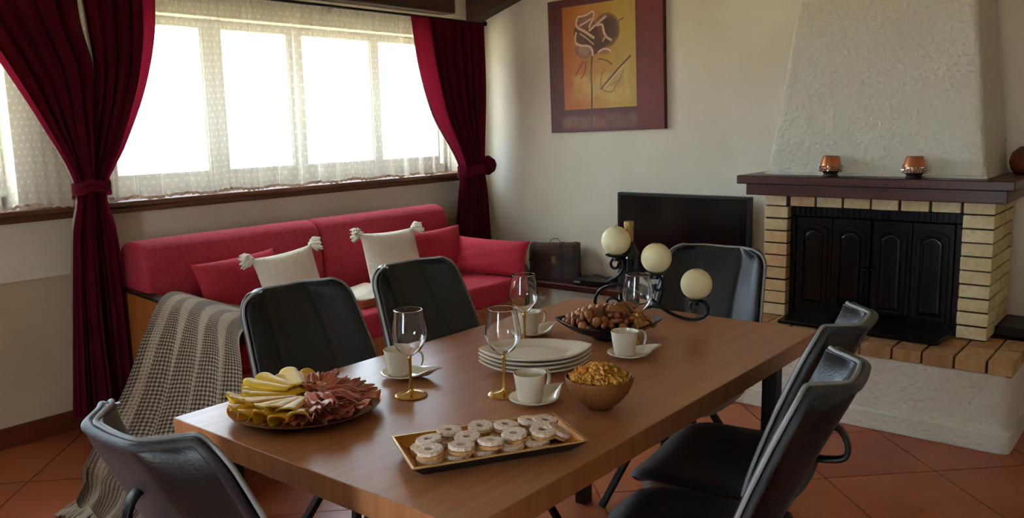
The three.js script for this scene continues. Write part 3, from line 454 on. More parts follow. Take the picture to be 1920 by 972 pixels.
// ---------------------------------------------------------------- rose picture
{
  const cv = document.createElement('canvas'); cv.width = 900; cv.height = 900; const g = cv.getContext('2d');
  const sx = 900 / 800, sy = 900 / 905, X = (x) => (x - 65) * sx, Y = (y) => (y - 10) * sy;
  const fillN = (x0, y0, x1, y1, cols, n, s0, s1) => { for (let i = 0; i < n; i++) { g.globalAlpha = R(0.05, 0.16); g.fillStyle = cols[Math.floor(rnd() * cols.length)]; const w = R(s0, s1), h = R(s0, s1); g.fillRect(R(x0, x1 - w), R(y0, y1 - h), w, h); } g.globalAlpha = 1; };
  g.fillStyle = '#571a17'; g.fillRect(0, 0, 900, 900);
  fillN(0, 0, 900, 900, ['#3c1210', '#6d2320', '#4b1614', '#7a2a24'], 900, 20, 120);
  g.fillStyle = 'rgba(120,22,26,0.55)'; g.fillRect(X(700), 0, 900 - X(700), 900); fillN(X(700), 0, 900, 900, ['#8a2024', '#5a1416', '#761b1f'], 260, 20, 90);
  g.fillStyle = '#7a4a38'; g.globalAlpha = 0.6; g.fillRect(X(160), Y(815), 530 * sx, 80 * sy); g.globalAlpha = 1; fillN(X(130), Y(790), X(700), Y(915), ['#a3705a', '#5e2f24', '#8c5a48'], 160, 16, 90);
  const gr = g.createLinearGradient(X(170), 0, X(690), 0); gr.addColorStop(0, '#b35a18'); gr.addColorStop(0.35, '#bd7a2c'); gr.addColorStop(0.7, '#bd9236'); gr.addColorStop(1, '#b9973f'); g.fillStyle = gr; g.fillRect(X(172), Y(62), 515 * sx, 700 * sy);
  fillN(X(172), Y(62), X(420), Y(762), ['#c4651c', '#a34e14', '#c98033'], 220, 12, 80); fillN(X(420), Y(62), X(687), Y(762), ['#c9a548', '#a67b2a', '#b88f38'], 220, 12, 80); fillN(X(230), Y(520), X(660), Y(740), ['#d0b368', '#d8c07a', '#c0a050'], 160, 14, 90);
  const blob = (x, y, rx, ry, c, a) => { g.globalAlpha = a; g.fillStyle = c; g.beginPath(); g.ellipse(X(x), Y(y), rx * sx, ry * sy, 0.2, 0, 7); g.fill(); g.globalAlpha = 1; };
  for (let i = 0; i < 6; i++) blob(485 + i, 250, 98 - i * 9, 118 - i * 10, '#46231a', 0.35); blob(332, 350, 70, 70, '#74402c', 1); blob(352, 255, 92, 88, '#552b1d', 1); blob(335, 185, 66, 62, '#643626', 1); blob(320, 372, 46, 44, '#a5745c', 0.7); blob(420, 300, 60, 90, '#4a241a', 1); blob(398, 352, 46, 48, '#5e3422', 1); blob(300, 240, 44, 70, '#5c3020', 1); blob(320, 380, 40, 36, '#a8785a', 0.6); blob(450, 300, 50, 90, '#4e281c', 0.8);
  const poly = (pts, c, a) => { g.globalAlpha = a; g.fillStyle = c; g.beginPath(); pts.forEach(([x, y], i) => g[i ? 'lineTo' : 'moveTo'](X(x), Y(y))); g.closePath(); g.fill(); g.globalAlpha = 1; };
  poly([[285, 140], [400, 105], [404, 150], [368, 214], [330, 235], [290, 215], [266, 180]], '#7c4a36', 0.9); poly([[300, 196], [382, 150], [396, 120], [330, 140], [292, 160]], '#946250', 0.6); poly([[272, 242], [260, 290], [268, 312], [360, 338], [388, 368], [388, 404], [335, 428], [288, 404], [264, 350]], '#8f6049', 0.95); poly([[280, 330], [340, 344], [372, 372], [340, 400], [296, 384]], '#b08670', 0.6); poly([[430, 386], [470, 362], [518, 388], [480, 404], [440, 404]], '#8f6049', 0.8); poly([[424, 208], [462, 198], [482, 290], [455, 310], [430, 260]], '#7c4a36', 0.8); poly([[442, 634], [650, 432], [640, 540], [560, 640], [500, 664]], '#c9a868', 0.45);
  const st = (pts, c, w, a = 1) => { g.globalAlpha = a; g.strokeStyle = c; g.lineWidth = w; g.lineCap = 'round'; g.lineJoin = 'round'; g.beginPath(); g.moveTo(X(pts[0][0]), Y(pts[0][1])); for (let i = 1; i + 1 < pts.length; i++) g.quadraticCurveTo(X(pts[i][0]), Y(pts[i][1]), X((pts[i][0] + pts[i + 1][0]) / 2), Y((pts[i][1] + pts[i + 1][1]) / 2)); const l = pts[pts.length - 1]; g.lineTo(X(l[0]), Y(l[1])); g.stroke(); g.globalAlpha = 1; };
  for (const [p, w] of [[[[288, 138], [266, 180], [290, 215], [330, 235], [398, 288]], 17], [[[290, 136], [345, 138], [402, 104], [404, 150], [368, 214]], 14], [[[302, 196], [345, 180], [382, 160]], 12], [[[370, 236], [420, 200], [484, 158]], 14], [[[424, 208], [462, 198], [468, 250], [482, 290], [520, 316]], 15], [[[482, 290], [468, 306], [462, 318]], 9], [[[272, 242], [260, 290], [272, 322]], 13], [[[268, 310], [300, 334], [360, 336], [388, 366], [388, 404]], 15], [[[430, 386], [470, 360], [518, 388]], 12], [[[300, 250], [340, 278], [396, 330]], 7]]) { st(p, '#9a6a4e', w + 7, 0.7); st(p, '#dcb79a', w, 0.95); }
  st([[384, 412], [372, 520], [378, 620], [372, 770], [368, 918]], '#4f3a20', 13); st([[380, 470], [372, 540], [379, 640]], '#8a7440', 4, 0.8);
  for (const p of [[[318, 440], [290, 480], [262, 528]], [[336, 446], [334, 505], [302, 552]], [[430, 432], [480, 440], [520, 474]], [[572, 200], [590, 188], [604, 186]]]) st(p, '#6a3a22', 9, 0.9);
  blob(545, 580, 62, 52, '#b08a4c', 0.6); st([[442, 634], [540, 530], [650, 432]], '#5b3a20', 11); st([[444, 632], [436, 560], [470, 500]], '#7d5a30', 8, 0.8); st([[450, 636], [520, 676], [546, 610], [566, 600], [600, 520]], '#7d5a30', 7, 0.8); st([[470, 620], [530, 560], [600, 490]], '#dcc088', 7, 0.8); st([[480, 628], [530, 600], [570, 585]], '#7d5a30', 5, 0.7);
  const t = new THREE.CanvasTexture(cv); t.colorSpace = THREE.SRGBColorSpace;
  const p = thing('rose_picture', 'square canvas picture of a pale rose on ochre with a dark red border', 'picture', [-2.975, 1.748, ZB + 0.022]); p.rotation.z = 0.022;
  part('canvas', rbox(-0.423, 0.423, -0.42, 0.42, -0.02, 0.016, 0.003), std({ map: mottle(0x3e1210, 0x591a18, 8, 8, 170, [3, 3]), roughness: 0.7 }), p);
  const pl = new THREE.PlaneGeometry(0.842, 0.836); pl.translate(0, 0, 0.0166); part('painting', pl, std({ map: t, roughness: 0.55, bumpMap: T.weave, bumpScale: 0.0003 }), p);
}
// ---------------------------------------------------------------- television corner
{
  const tv = thing('television', 'black flat television on the low dark wooden bench', 'television', [-2.345, 0.37, -4.43]);
  const black = std({ color: 0x060606, roughness: 0.35 });
  part('housing', rbox(-0.425, 0.425, 0.075, 0.59, -0.03, 0.012, 0.006), black, tv);
  part('bezel', merge(rbox(-0.425, 0.425, 0.572, 0.59, 0.008, 0.018, 0.003), rbox(-0.425, 0.425, 0.075, 0.1, 0.008, 0.018, 0.003), rbox(-0.425, -0.408, 0.08, 0.585, 0.008, 0.018, 0.003), rbox(0.408, 0.425, 0.08, 0.585, 0.008, 0.018, 0.003)), black, tv);
  part('screen', rbox(-0.41, 0.41, 0.098, 0.574, 0.006, 0.0135, 0.001, 1), std({ color: 0x030304, roughness: 0.16 }), tv);
  part('stand', merge(rbox(-0.05, 0.05, 0.012, 0.09, -0.025, -0.005, 0.004), rbox(-0.2, 0.2, 0, 0.014, -0.09, 0.09, 0.006)), black, tv);
  const bx = thing('set_top_box', 'small black receiver box with a pale display on the wooden bench', 'receiver', [-2.935, 0.37, -4.415], 0.05);
  part('case', rbox(-0.12, 0.12, 0.003, 0.036, -0.075, 0.075, 0.003), black, bx); part('foot', merge(...[[-0.1, -0.06], [0.1, -0.06], [-0.1, 0.06], [0.1, 0.06]].map(([x, z]) => { const g = new THREE.CylinderGeometry(0.008, 0.008, 0.006, 10); g.translate(x, 0.003, z); return g; })), black, bx);
  part('display', rbox(-0.112, -0.07, 0.014, 0.026, 0.073, 0.0765, 0.001, 1), std({ color: 0x9aa3a6, roughness: 0.3 }), bx);
  single('cable', tube([[-2.99, 0.4105, -4.47], [-2.93, 0.428, -4.42], [-2.88, 0.414, -4.45], [-2.82, 0.432, -4.40], [-2.775, 0.414, -4.44], [-2.75, 0.376, -4.5], [-2.65, 0.375, -4.54]], 0.0035, 60, 7), black, 'loose black cable curled on top of the receiver box', 'cable');
  // wooden chest
  const ch = thing('chest', 'small brown domed wooden chest with straps and a wire handle', 'chest', [-3.275, 0.37, -4.45], 0.52); ch.scale.set(0.82, 0.94, 0.82);
  const cw = std({ map: wood(0x2f1d15, 0x4d3224, false, 55, [3, 4]), roughness: 0.6 }), cs = std({ map: mottle(0x1c100b, 0x2c1a12, 8, 8, 171, [4, 4]), roughness: 0.55 }), br = std({ color: 0x6e5636, metalness: 0.8, roughness: 0.5 });
  part('body', rbox(-0.195, 0.195, 0, 0.15, -0.1, 0.1, 0.004), cw, ch);
  const ds = (w, d0, y0, yh) => { const s = new THREE.Shape(); s.moveTo(-d0, y0); s.lineTo(d0, y0); s.lineTo(d0, y0 + 0.045); s.quadraticCurveTo(d0 * 0.92, yh, 0, yh); s.quadraticCurveTo(-d0 * 0.92, yh, -d0, y0 + 0.045); s.closePath(); const g = new THREE.ExtrudeGeometry(s, { depth: w, bevelEnabled: true, bevelSize: 0.002, bevelThickness: 0.002, bevelSegments: 1, curveSegments: 16 }); g.rotateY(Math.PI / 2); g.translate(-w / 2, 0, 0); return boxUV(g); };
  const lid = part('lid', ds(0.388, 0.102, 0.153, 0.252), cw, ch);
  for (const x of [-0.165, 0.06, 0.165]) { const a = ds(0.03, 0.1055, 0.153, 0.256); a.translate(x, 0, 0); part('strap', a, cs, lid); part('strap', rbox(x - 0.015, x + 0.015, 0.002, 0.15, -0.104, 0.104, 0.002, 1), cs, ch); }
  part('trim', merge(rbox(-0.2, 0.2, 0, 0.02, -0.105, 0.105, 0.003, 1), rbox(-0.199, 0.199, 0.138, 0.15, -0.104, 0.104, 0.002, 1)), cs, ch);
  part('latch', rbox(-0.018, 0.018, 0.12, 0.172, 0.102, 0.112, 0.003, 1), br, ch);
  part('wire_handle', tube([[-0.045, 0.252, 0], [-0.03, 0.272, 0.004], [0.0, 0.284, 0.006], [0.03, 0.277, 0.004], [0.042, 0.252, 0]], 0.0025, 30, 7), br, lid);
}
// ---------------------------------------------------------------- mantel ornaments
{
  const copper = phys({ color: 0xc27a52, metalness: 0.85, roughness: 0.32, side: THREE.DoubleSide }), chrome = std({ color: 0xcfc6bb, metalness: 1, roughness: 0.2 }), dk = std({ color: 0x2a1a14, metalness: 0.6, roughness: 0.4 });
  const l = thing('tealight_holder', 'small copper and silver candle glass on the mantel, the one nearer the picture', 'candle holder', [-1.372, 1.1095, -4.062], 0, 'copper candle glasses on the mantel');
  part('shade', new THREE.LatheGeometry([[0.047, 0.031], [0.05, 0.04], [0.046, 0.06], [0.036, 0.096], [0.034, 0.096], [0.044, 0.06], [0.0475, 0.04], [0.045, 0.033]].map((p) => new THREE.Vector2(...p)), 40), copper, l);
  part('base', lathe([[0.001, 0], [0.033, 0], [0.036, 0.004], [0.03, 0.01], [0.034, 0.018], [0.04, 0.026], [0.001, 0.026]], 40), dk, l);
  const gems = []; for (let k = 0; k < 3; k++) for (let i = 0; i < 26; i++) { const a = (i + k * 0.5) / 26 * Math.PI * 2, g = new THREE.IcosahedronGeometry(0.0062, 0); g.rotateX(R(0, 3)); g.translate(Math.cos(a) * (0.0485 - k * 0.0005), 0.029 + k * 0.0095, Math.sin(a) * (0.0485 - k * 0.0005)); gems.push(g); }
  part('mosaic_band', merge(gems), chrome, l, 'silver mosaic band');
  dup(l, [-1.005, 1.1095, -4.062], 0.7, 'small copper and silver candle glass on the mantel, the one nearer the wall ornament', 'copper candle glasses on the mantel');
  const o = thing('ornament_jug', 'reddish brown rounded jug with a black neck at the end of the mantel', 'jug', [-0.632, 1.1095, -4.5]);
  part('body', lathe([[0.001, 0], [0.05, 0], [0.065, 0.02], [0.075, 0.055], [0.066, 0.095], [0.035, 0.125], [0.001, 0.128]], 40), std({ map: mottle(0x5a2413, 0x74331c, 6, 6, 172, [2, 2]), roughness: 0.4 }), o);
  part('neck', lathe([[0.012, 0.122], [0.018, 0.13], [0.014, 0.15], [0.018, 0.17], [0.024, 0.176], [0.001, 0.178]], 24), std({ color: 0x0c0a09, roughness: 0.5 }), o);
  const hk = thing('wall_hook', 'tiny dark hook in the wall beside the hood', 'hook', [-0.752, 1.262, ZB]);
  part('hook_plate', (() => { const g = new THREE.CylinderGeometry(0.008, 0.008, 0.004, 14); g.rotateX(Math.PI / 2); g.translate(0, 0, 0.002); return g; })(), M.blackIron, hk); part('hook_wire', tube([[0, 0, 0.003], [0, -0.002, 0.02], [0, 0.004, 0.032], [0, 0.014, 0.034]], 0.0025, 16, 6), M.blackIron, hk);
}
// ---------------------------------------------------------------- candle holder with ball candles, bottle
{
  const zc = -2.42, h = thing('candle_stand', 'black wrought iron scroll stand carrying three cream ball candles', 'candle stand', [-1.38, 0.75, zc]);
  const L = (pts, dz = 0) => pts.map(([x, y], i) => V(x + 1.38, y - 0.75, dz * Math.sin(i * 0.7)));
  part('scroll', tube(L([[-1.607, 0.757], [-1.612, 0.771], [-1.604, 0.797], [-1.583, 0.82], [-1.554, 0.834], [-1.52, 0.842], [-1.5, 0.836], [-1.491, 0.815], [-1.489, 0.786], [-1.48, 0.767], [-1.447, 0.762], [-1.403, 0.776], [-1.365, 0.786], [-1.339, 0.776], [-1.307, 0.764], [-1.271, 0.757], [-1.246, 0.756], [-1.221, 0.76], [-1.196, 0.772], [-1.185, 0.789], [-1.189, 0.807], [-1.202, 0.819], [-1.221, 0.819], [-1.241, 0.81], [-1.246, 0.798], [-1.239, 0.787], [-1.226, 0.786]]), 0.0055, 160, 9), M.blackIron, h);
  part('scroll', tube(L([[-1.563, 0.769], [-1.56, 0.782], [-1.546, 0.791], [-1.525, 0.791], [-1.511, 0.781], [-1.5, 0.767], [-1.486, 0.757]]), 0.005, 50, 8), M.blackIron, h);
  part('scroll', tube(L([[-1.514, 0.914], [-1.522, 0.9], [-1.537, 0.897], [-1.547, 0.911], [-1.537, 0.928], [-1.514, 0.933], [-1.5, 0.924], [-1.498, 0.907], [-1.503, 0.887], [-1.52, 0.869], [-1.548, 0.854], [-1.562, 0.843], [-1.554, 0.836]]), 0.005, 90, 8), M.blackIron, h);
  part('scroll', tube(L([[-1.377, 0.89], [-1.355, 0.882], [-1.347, 0.864], [-1.355, 0.844], [-1.368, 0.838], [-1.376, 0.847], [-1.371, 0.857]]), 0.005, 60, 8), M.blackIron, h);
  part('scroll', tube(L([[-1.347, 0.868], [-1.349, 0.83], [-1.358, 0.805], [-1.365, 0.786]]), 0.005, 30, 8), M.blackIron, h);
  part('scroll', tube(L([[-1.5, 0.836], [-1.45, 0.826], [-1.40, 0.812], [-1.36, 0.79]]), 0.005, 30, 8), M.blackIron, h);
  const wax = phys({ color: 0xf8ecb8, roughness: 0.5, transmission: 0.0, sheen: 0.2 });
  const dishMat = std({ color: 0x8c8a80, metalness: 0.7, roughness: 0.35 });
  const CN = [['upper cream ball candle beside the bottle neck', -1.525, 0.991], ['middle cream ball candle of the iron stand', -1.371, 0.945], ['lower cream ball candle over the scroll end, before the far chair', -1.226, 0.873]];
  for (const [lbl, x, y] of CN) {
    const d = lathe([[0.001, -0.003], [0.026, -0.003], [0.036, 0.002], [0.037, 0.004], [0.026, 0.0005], [0.001, 0.0005]], 32); d.translate(x + 1.38, y - 0.0505 - 0.75, 0); const dish = part('candle_dish', d, M.blackIron, h);
    const st = new THREE.CylinderGeometry(0.007, 0.01, 0.016, 12); st.translate(x + 1.38, y - 0.0505 - 0.75 - 0.01, 0); part('socket', st, M.blackIron, dish);
    const c = thing('ball_candle', lbl, 'candle', [x, y, zc], 0, 'cream ball candles');
    const s = new THREE.SphereGeometry(0.0497, 40, 28); const p = s.attributes.position; for (let i = 0; i < p.count; i++) { const y2 = p.getY(i); if (y2 < -0.0465) p.setY(i, -0.0465); if (y2 > 0.047) p.setY(i, 0.047 - (y2 - 0.047) * 0.6); } s.computeVertexNormals(); part('wax_ball', s, wax, c);
    part('wick', tube([[0, 0.045, 0], [0.001, 0.052, 0], [0.003, 0.058, 0.001]], 0.0011, 6, 5), std({ color: 0x2b2620, roughness: 0.9 }), c);
  }
  const b = thing('wine_bottle', 'dark wine bottle with a gold foil neck behind the candle stand', 'bottle', [-1.508, 0.75, -2.475]);
  part('glass_body', lathe([[0.001, 0.001], [0.033, 0.001], [0.037, 0.006], [0.0375, 0.02], [0.0375, 0.175], [0.035, 0.195], [0.024, 0.215], [0.0155, 0.232], [0.0145, 0.29], [0.001, 0.291]], 40), phys({ color: 0x0a0f0c, roughness: 0.12, clearcoat: 0.5 }), b);
  part('foil_neck', lathe([[0.0158, 0.235], [0.0156, 0.285], [0.0172, 0.286], [0.0174, 0.3], [0.0155, 0.303], [0.001, 0.304]], 32), std({ color: 0xb79a63, metalness: 0.7, roughness: 0.4 }), b);
  part('label_band', lathe([[0.0378, 0.06], [0.0379, 0.061], [0.0379, 0.139], [0.0378, 0.14]], 40), std({ color: 0x16181c, roughness: 0.7 }), b);
}
// ---------------------------------------------------------------- glasses, cups, plates
{
  const glass = phys({ color: 0xffffff, transmission: 1, roughness: 0, thickness: 0.002, ior: 1.45 });
  const gold = std({ color: 0xd2a552, metalness: 1, roughness: 0.24 });
  const g = thing('wine_glass', 'clear wine glass on a gold stem standing beside the cheese and ham platter', 'wine glass', [-1.437, 0.75, -1.362], 0, 'gold stemmed wine glasses');
  const out = [[0.0042, 0.098], [0.012, 0.102], [0.026, 0.113], [0.0365, 0.129], [0.0425, 0.147], [0.0425, 0.156], [0.0395, 0.178], [0.0355, 0.2], [0.0342, 0.212]], inn = out.slice().reverse().map(([r, y], i) => [i === out.length - 1 ? 0.0005 : Math.max(0.0005, r - 0.0013), y + (i === 0 ? 0.0004 : i > 5 ? 0.0016 : 0)]);
  const sm = (pts, n) => new THREE.CatmullRomCurve3(pts.map(([r, y]) => V(r, y, 0)), false, 'centripetal').getPoints(n).map((p) => [Math.max(0.0004, p.x), p.y]);
  part('glass_bowl', lathe([[0.0004, 0.0975], ...sm(out, 40), ...sm(inn, 40)], 56), glass, g);
  part('stem', lathe([...sm([[0.0075, 0.006], [0.0048, 0.018], [0.0036, 0.035], [0.0036, 0.075], [0.0046, 0.096]], 24), [0.0005, 0.0985]], 24), gold, g, 'gold stem');
  part('foot', lathe(sm([[0.0005, 0.0005], [0.036, 0.0005], [0.0395, 0.0018], [0.037, 0.0035], [0.02, 0.006], [0.008, 0.0105], [0.004, 0.02]], 36), 48), gold, g, 'gold foot');
  for (const [x, z, l] of [[-1.258, -1.497, 'clear gold stemmed wine glass before the plate stack, partly behind a cup'], [-1.497, -1.878, 'clear wine glass behind the plate stack, nearest the sofa cushions'], [-1.222, -2.052, 'clear wine glass standing before the nut bowl, behind a cup']]) dup(g, [x, 0.75, z], 0.4, l, 'gold stemmed wine glasses');
  // cups and saucers
  const china = phys({ color: 0xe6dcc4, roughness: 0.22, clearcoat: 0.3, clearcoatRoughness: 0.1 });
  const c = thing('coffee_cup', 'white coffee cup behind the wine glass next to the cheese platter', 'cup', [0, 0, 0], 0, 'white coffee cups');
  part('cup_body', lathe([[0.0005, 0.004], [0.02, 0.004], [0.0215, 0], [0.0265, 0.0], [0.0285, 0.006], ...sm([[0.0295, 0.012], [0.033, 0.035], [0.0362, 0.058], [0.0378, 0.0675]], 14), [0.0372, 0.0685], [0.0362, 0.0675], ...sm([[0.0342, 0.055], [0.031, 0.03], [0.0265, 0.012]], 12), [0.02, 0.0075], [0.0005, 0.0072]], 48), china, c);
  { const pts = sm([[0.0345, 0.058], [0.05, 0.0645], [0.0615, 0.056], [0.064, 0.04], [0.059, 0.024]], 20); const hg = grid(12, 40, (u, v) => { const k = v * (pts.length - 1), i = Math.min(pts.length - 2, Math.floor(k)), f = k - i, x = lerp(pts[i][0], pts[i + 1][0], f), y = lerp(pts[i][1], pts[i + 1][1], f), dx = pts[i + 1][0] - pts[i][0], dy = pts[i + 1][1] - pts[i][1], n = Math.hypot(dx, dy), a = u * Math.PI * 2; const w = lerp(0.0075, 0.005, v), t = lerp(0.0032, 0.0022, v) * (v > 0.985 ? 0.4 : 1); return V(x + (-dy / n) * t * Math.cos(a), y + (dx / n) * t * Math.cos(a), w * Math.sin(a) * (v > 0.985 ? 0.5 : 1)); }, 1, 1, true); part('cup_handle', hg, china, c); }
  const s = thing('saucer', 'white saucer with a raised tip under the cup next to the cheese platter', 'saucer', [0, 0, 0], 0, 'white pointed saucers');
  const lens = (a, L, W) => { const q = (L * L + W * W) / (2 * W), c = q - W, s = Math.abs(Math.sin(a)), k = Math.cos(a); return -c * s + Math.sqrt(Math.max(0, q * q - c * c * k * k)); };
  const rad = (a) => { const r0 = 0.058, d = 0.101, f = Math.acos(r0 / d); let t = a % (Math.PI * 2); if (t < 0) t += Math.PI * 2; t = Math.min(t, Math.PI * 2 - t); return t < f ? lerp(r0 / Math.cos(f - t), r0, 0.12 * Math.sin(t / f * Math.PI)) : r0; };
  const hy = (q, a) => 0.0045 + 0.011 * sstep(0.45, 1, q) + 0.010 * Math.pow(Math.max(0, Math.cos(a)), 6) * sstep(0.6, 1, q);
  const pol = (o) => (u, v) => { const a = u * Math.PI * 2, q = v; return V(Math.cos(a) * rad(a) * q, hy(q, a) + (o ? 0.0 : -0.0038), Math.sin(a) * rad(a) * q); };
  const two = mergeVertices(merge(grid(72, 18, (u, v) => pol(1)(1 - u, v)), grid(72, 18, pol(0)), grid(72, 2, (u, v) => { const a = (1 - u) * Math.PI * 2, r = rad(a) * (1 + 0.012 * Math.sin(v * Math.PI)); return V(Math.cos(a) * r, hy(1, a) - 0.0038 * v, Math.sin(a) * r); })), 1e-5);
  part('dish', two, china, s); part('foot_ring', lathe([[0.024, 0.003], [0.027, 0.0002], [0.03, 0.0002], [0.032, 0.003]], 36), china, s);
  const CUPS = [[-1.575, -1.452, 0.6, 'white coffee cup behind the wine glass next to the cheese platter', 'white saucer with a raised tip under the cup next to the cheese platter'], [-1.168, -1.482, 1.45, 'white coffee cup between the cornflake bowl and the plate stack', 'white pointed saucer nearest the cookie tray'], [-1.196, -1.94, 1.0, 'white coffee cup right in front of the nut bowl', 'white pointed saucer in front of the nut bowl'], [-1.565, -1.985, 1.3, 'white coffee cup behind the plate stack, on the sofa side', 'white saucer behind the plate stack, on the sofa side']];
  CUPS.forEach(([x, z, t, l1, l2], i) => { const a = i ? dup(c, [0, 0, 0], 0, l1) : c, b = i ? dup(s, [0, 0, 0], 0, l2) : s; b.position.set(x + 0.012 * Math.cos(t), 0.75, z - 0.012 * Math.sin(t)); b.rotation.y = t; a.position.set(x, 0.7558, z); a.rotation.y = t; });
  // stacked pointed plates
  const pr = (a) => { return lens(a, 0.15, 0.106); }, py = (q, a) => 0.003 + 0.012 * sstep(0.55, 1, q) + 0.006 * Math.pow(Math.abs(Math.cos(a)), 8) * sstep(0.6, 1, q);
  const pg = mergeVertices(merge(grid(96, 20, (u, v) => { const a = (1 - u) * Math.PI * 2; return V(Math.cos(a) * pr(a) * v, py(v, a) + 0.0045, Math.sin(a) * pr(a) * v); }), grid(96, 20, (u, v) => { const a = u * Math.PI * 2; return V(Math.cos(a) * pr(a) * v, py(v, a), Math.sin(a) * pr(a) * v); }), grid(96, 2, (u, v) => { const a = (1 - u) * Math.PI * 2, r = pr(a) * (1 + 0.008 * Math.sin(v * Math.PI)); return V(Math.cos(a) * r, py(1, a) + 0.0045 * (1 - v), Math.sin(a) * r); })), 1e-5);
  const pf = lathe([[0.045, 0.004], [0.048, 0.0002], [0.052, 0.0002], [0.056, 0.004]], 40);
  const L4 = ['pointed white plate lying lowest, on the table', 'pointed white plate, second from the bottom of the stack', 'pointed white plate, third from the bottom of the stack', 'pointed white plate on top of the stack'];
  let p0; for (let i = 0; i < 4; i++) { const o = i ? dup(p0, [0, 0, 0], 0, L4[i]) : (p0 = thing('plate', L4[0], 'plate', [0, 0, 0], 0, 'stacked white pointed plates')); if (!i) { part('dish', pg, china, p0); part('foot_ring', pf, china, p0); } o.position.set(-1.338 + 0.002 * (i % 2), 0.75 + i * 0.0108, -1.722); o.rotation.y = 0.73 + 0.015 * (i - 1.5); }
}
// ---------------------------------------------------------------- cornflakes
{
  const b = thing('cereal_bowl', 'brown wooden bowl heaped with orange cornflakes', 'bowl', [-1.022, 0.75, -1.55]);
  part('bowl', lathe([[0.0005, 0.001], [0.028, 0.001], [0.031, 0.004], [0.033, 0.009], [0.05, 0.02], [0.066, 0.04], [0.0755, 0.062], [0.0775, 0.074], [0.0755, 0.0752], [0.0735, 0.073], [0.064, 0.045], [0.045, 0.022], [0.02, 0.012], [0.0005, 0.011]], 56), std({ map: wood(0x7a4a26, 0x96602f, true, 61, [3, 1.5]), roughness: 0.45 }), b);
  const f = grid(5, 4, (u, v) => { const x = u - 0.5, z = v - 0.5; return V(x * 0.017 * (1 - 0.5 * z * z), 0.005 * (x * x * 3 - z * z) + 0.0012 * Math.sin(u * 11 + v * 7), z * 0.013 * (1 - 0.6 * x * x)); });
  const n = 620, im = new THREE.InstancedMesh(f, std({ color: 0xffffff, roughness: 0.7, side: THREE.DoubleSide }), n); const m = new THREE.Matrix4(), q = new THREE.Quaternion(), e = new THREE.Euler(), col = new THREE.Color();
  for (let i = 0; i < n; i++) { const r = 0.064 * Math.sqrt(rnd()), a = R(0, 6.2832), top = 0.068 + 0.028 * (1 - Math.pow(r / 0.066, 2)); const y = top - 0.012 * rnd() * rnd(); e.set(R(-0.9, 0.9), R(0, 6), R(-0.9, 0.9)); q.setFromEuler(e); const s = R(0.9, 1.4); m.compose(V(r * Math.cos(a), y, r * Math.sin(a)), q, V(s, s, s)); im.setMatrixAt(i, m); col.setRGB(R(0.75, 0.95), R(0.36, 0.52), R(0.05, 0.11)); im.setColorAt(i, col); }
  im.name = numbered('cornflakes'); im.position.set(-1.022, 0.75, -1.55); im.userData = { kind: 'stuff', label: 'orange cornflakes heaped in the brown wooden bowl', category: 'cereal' }; scene.add(im);
}
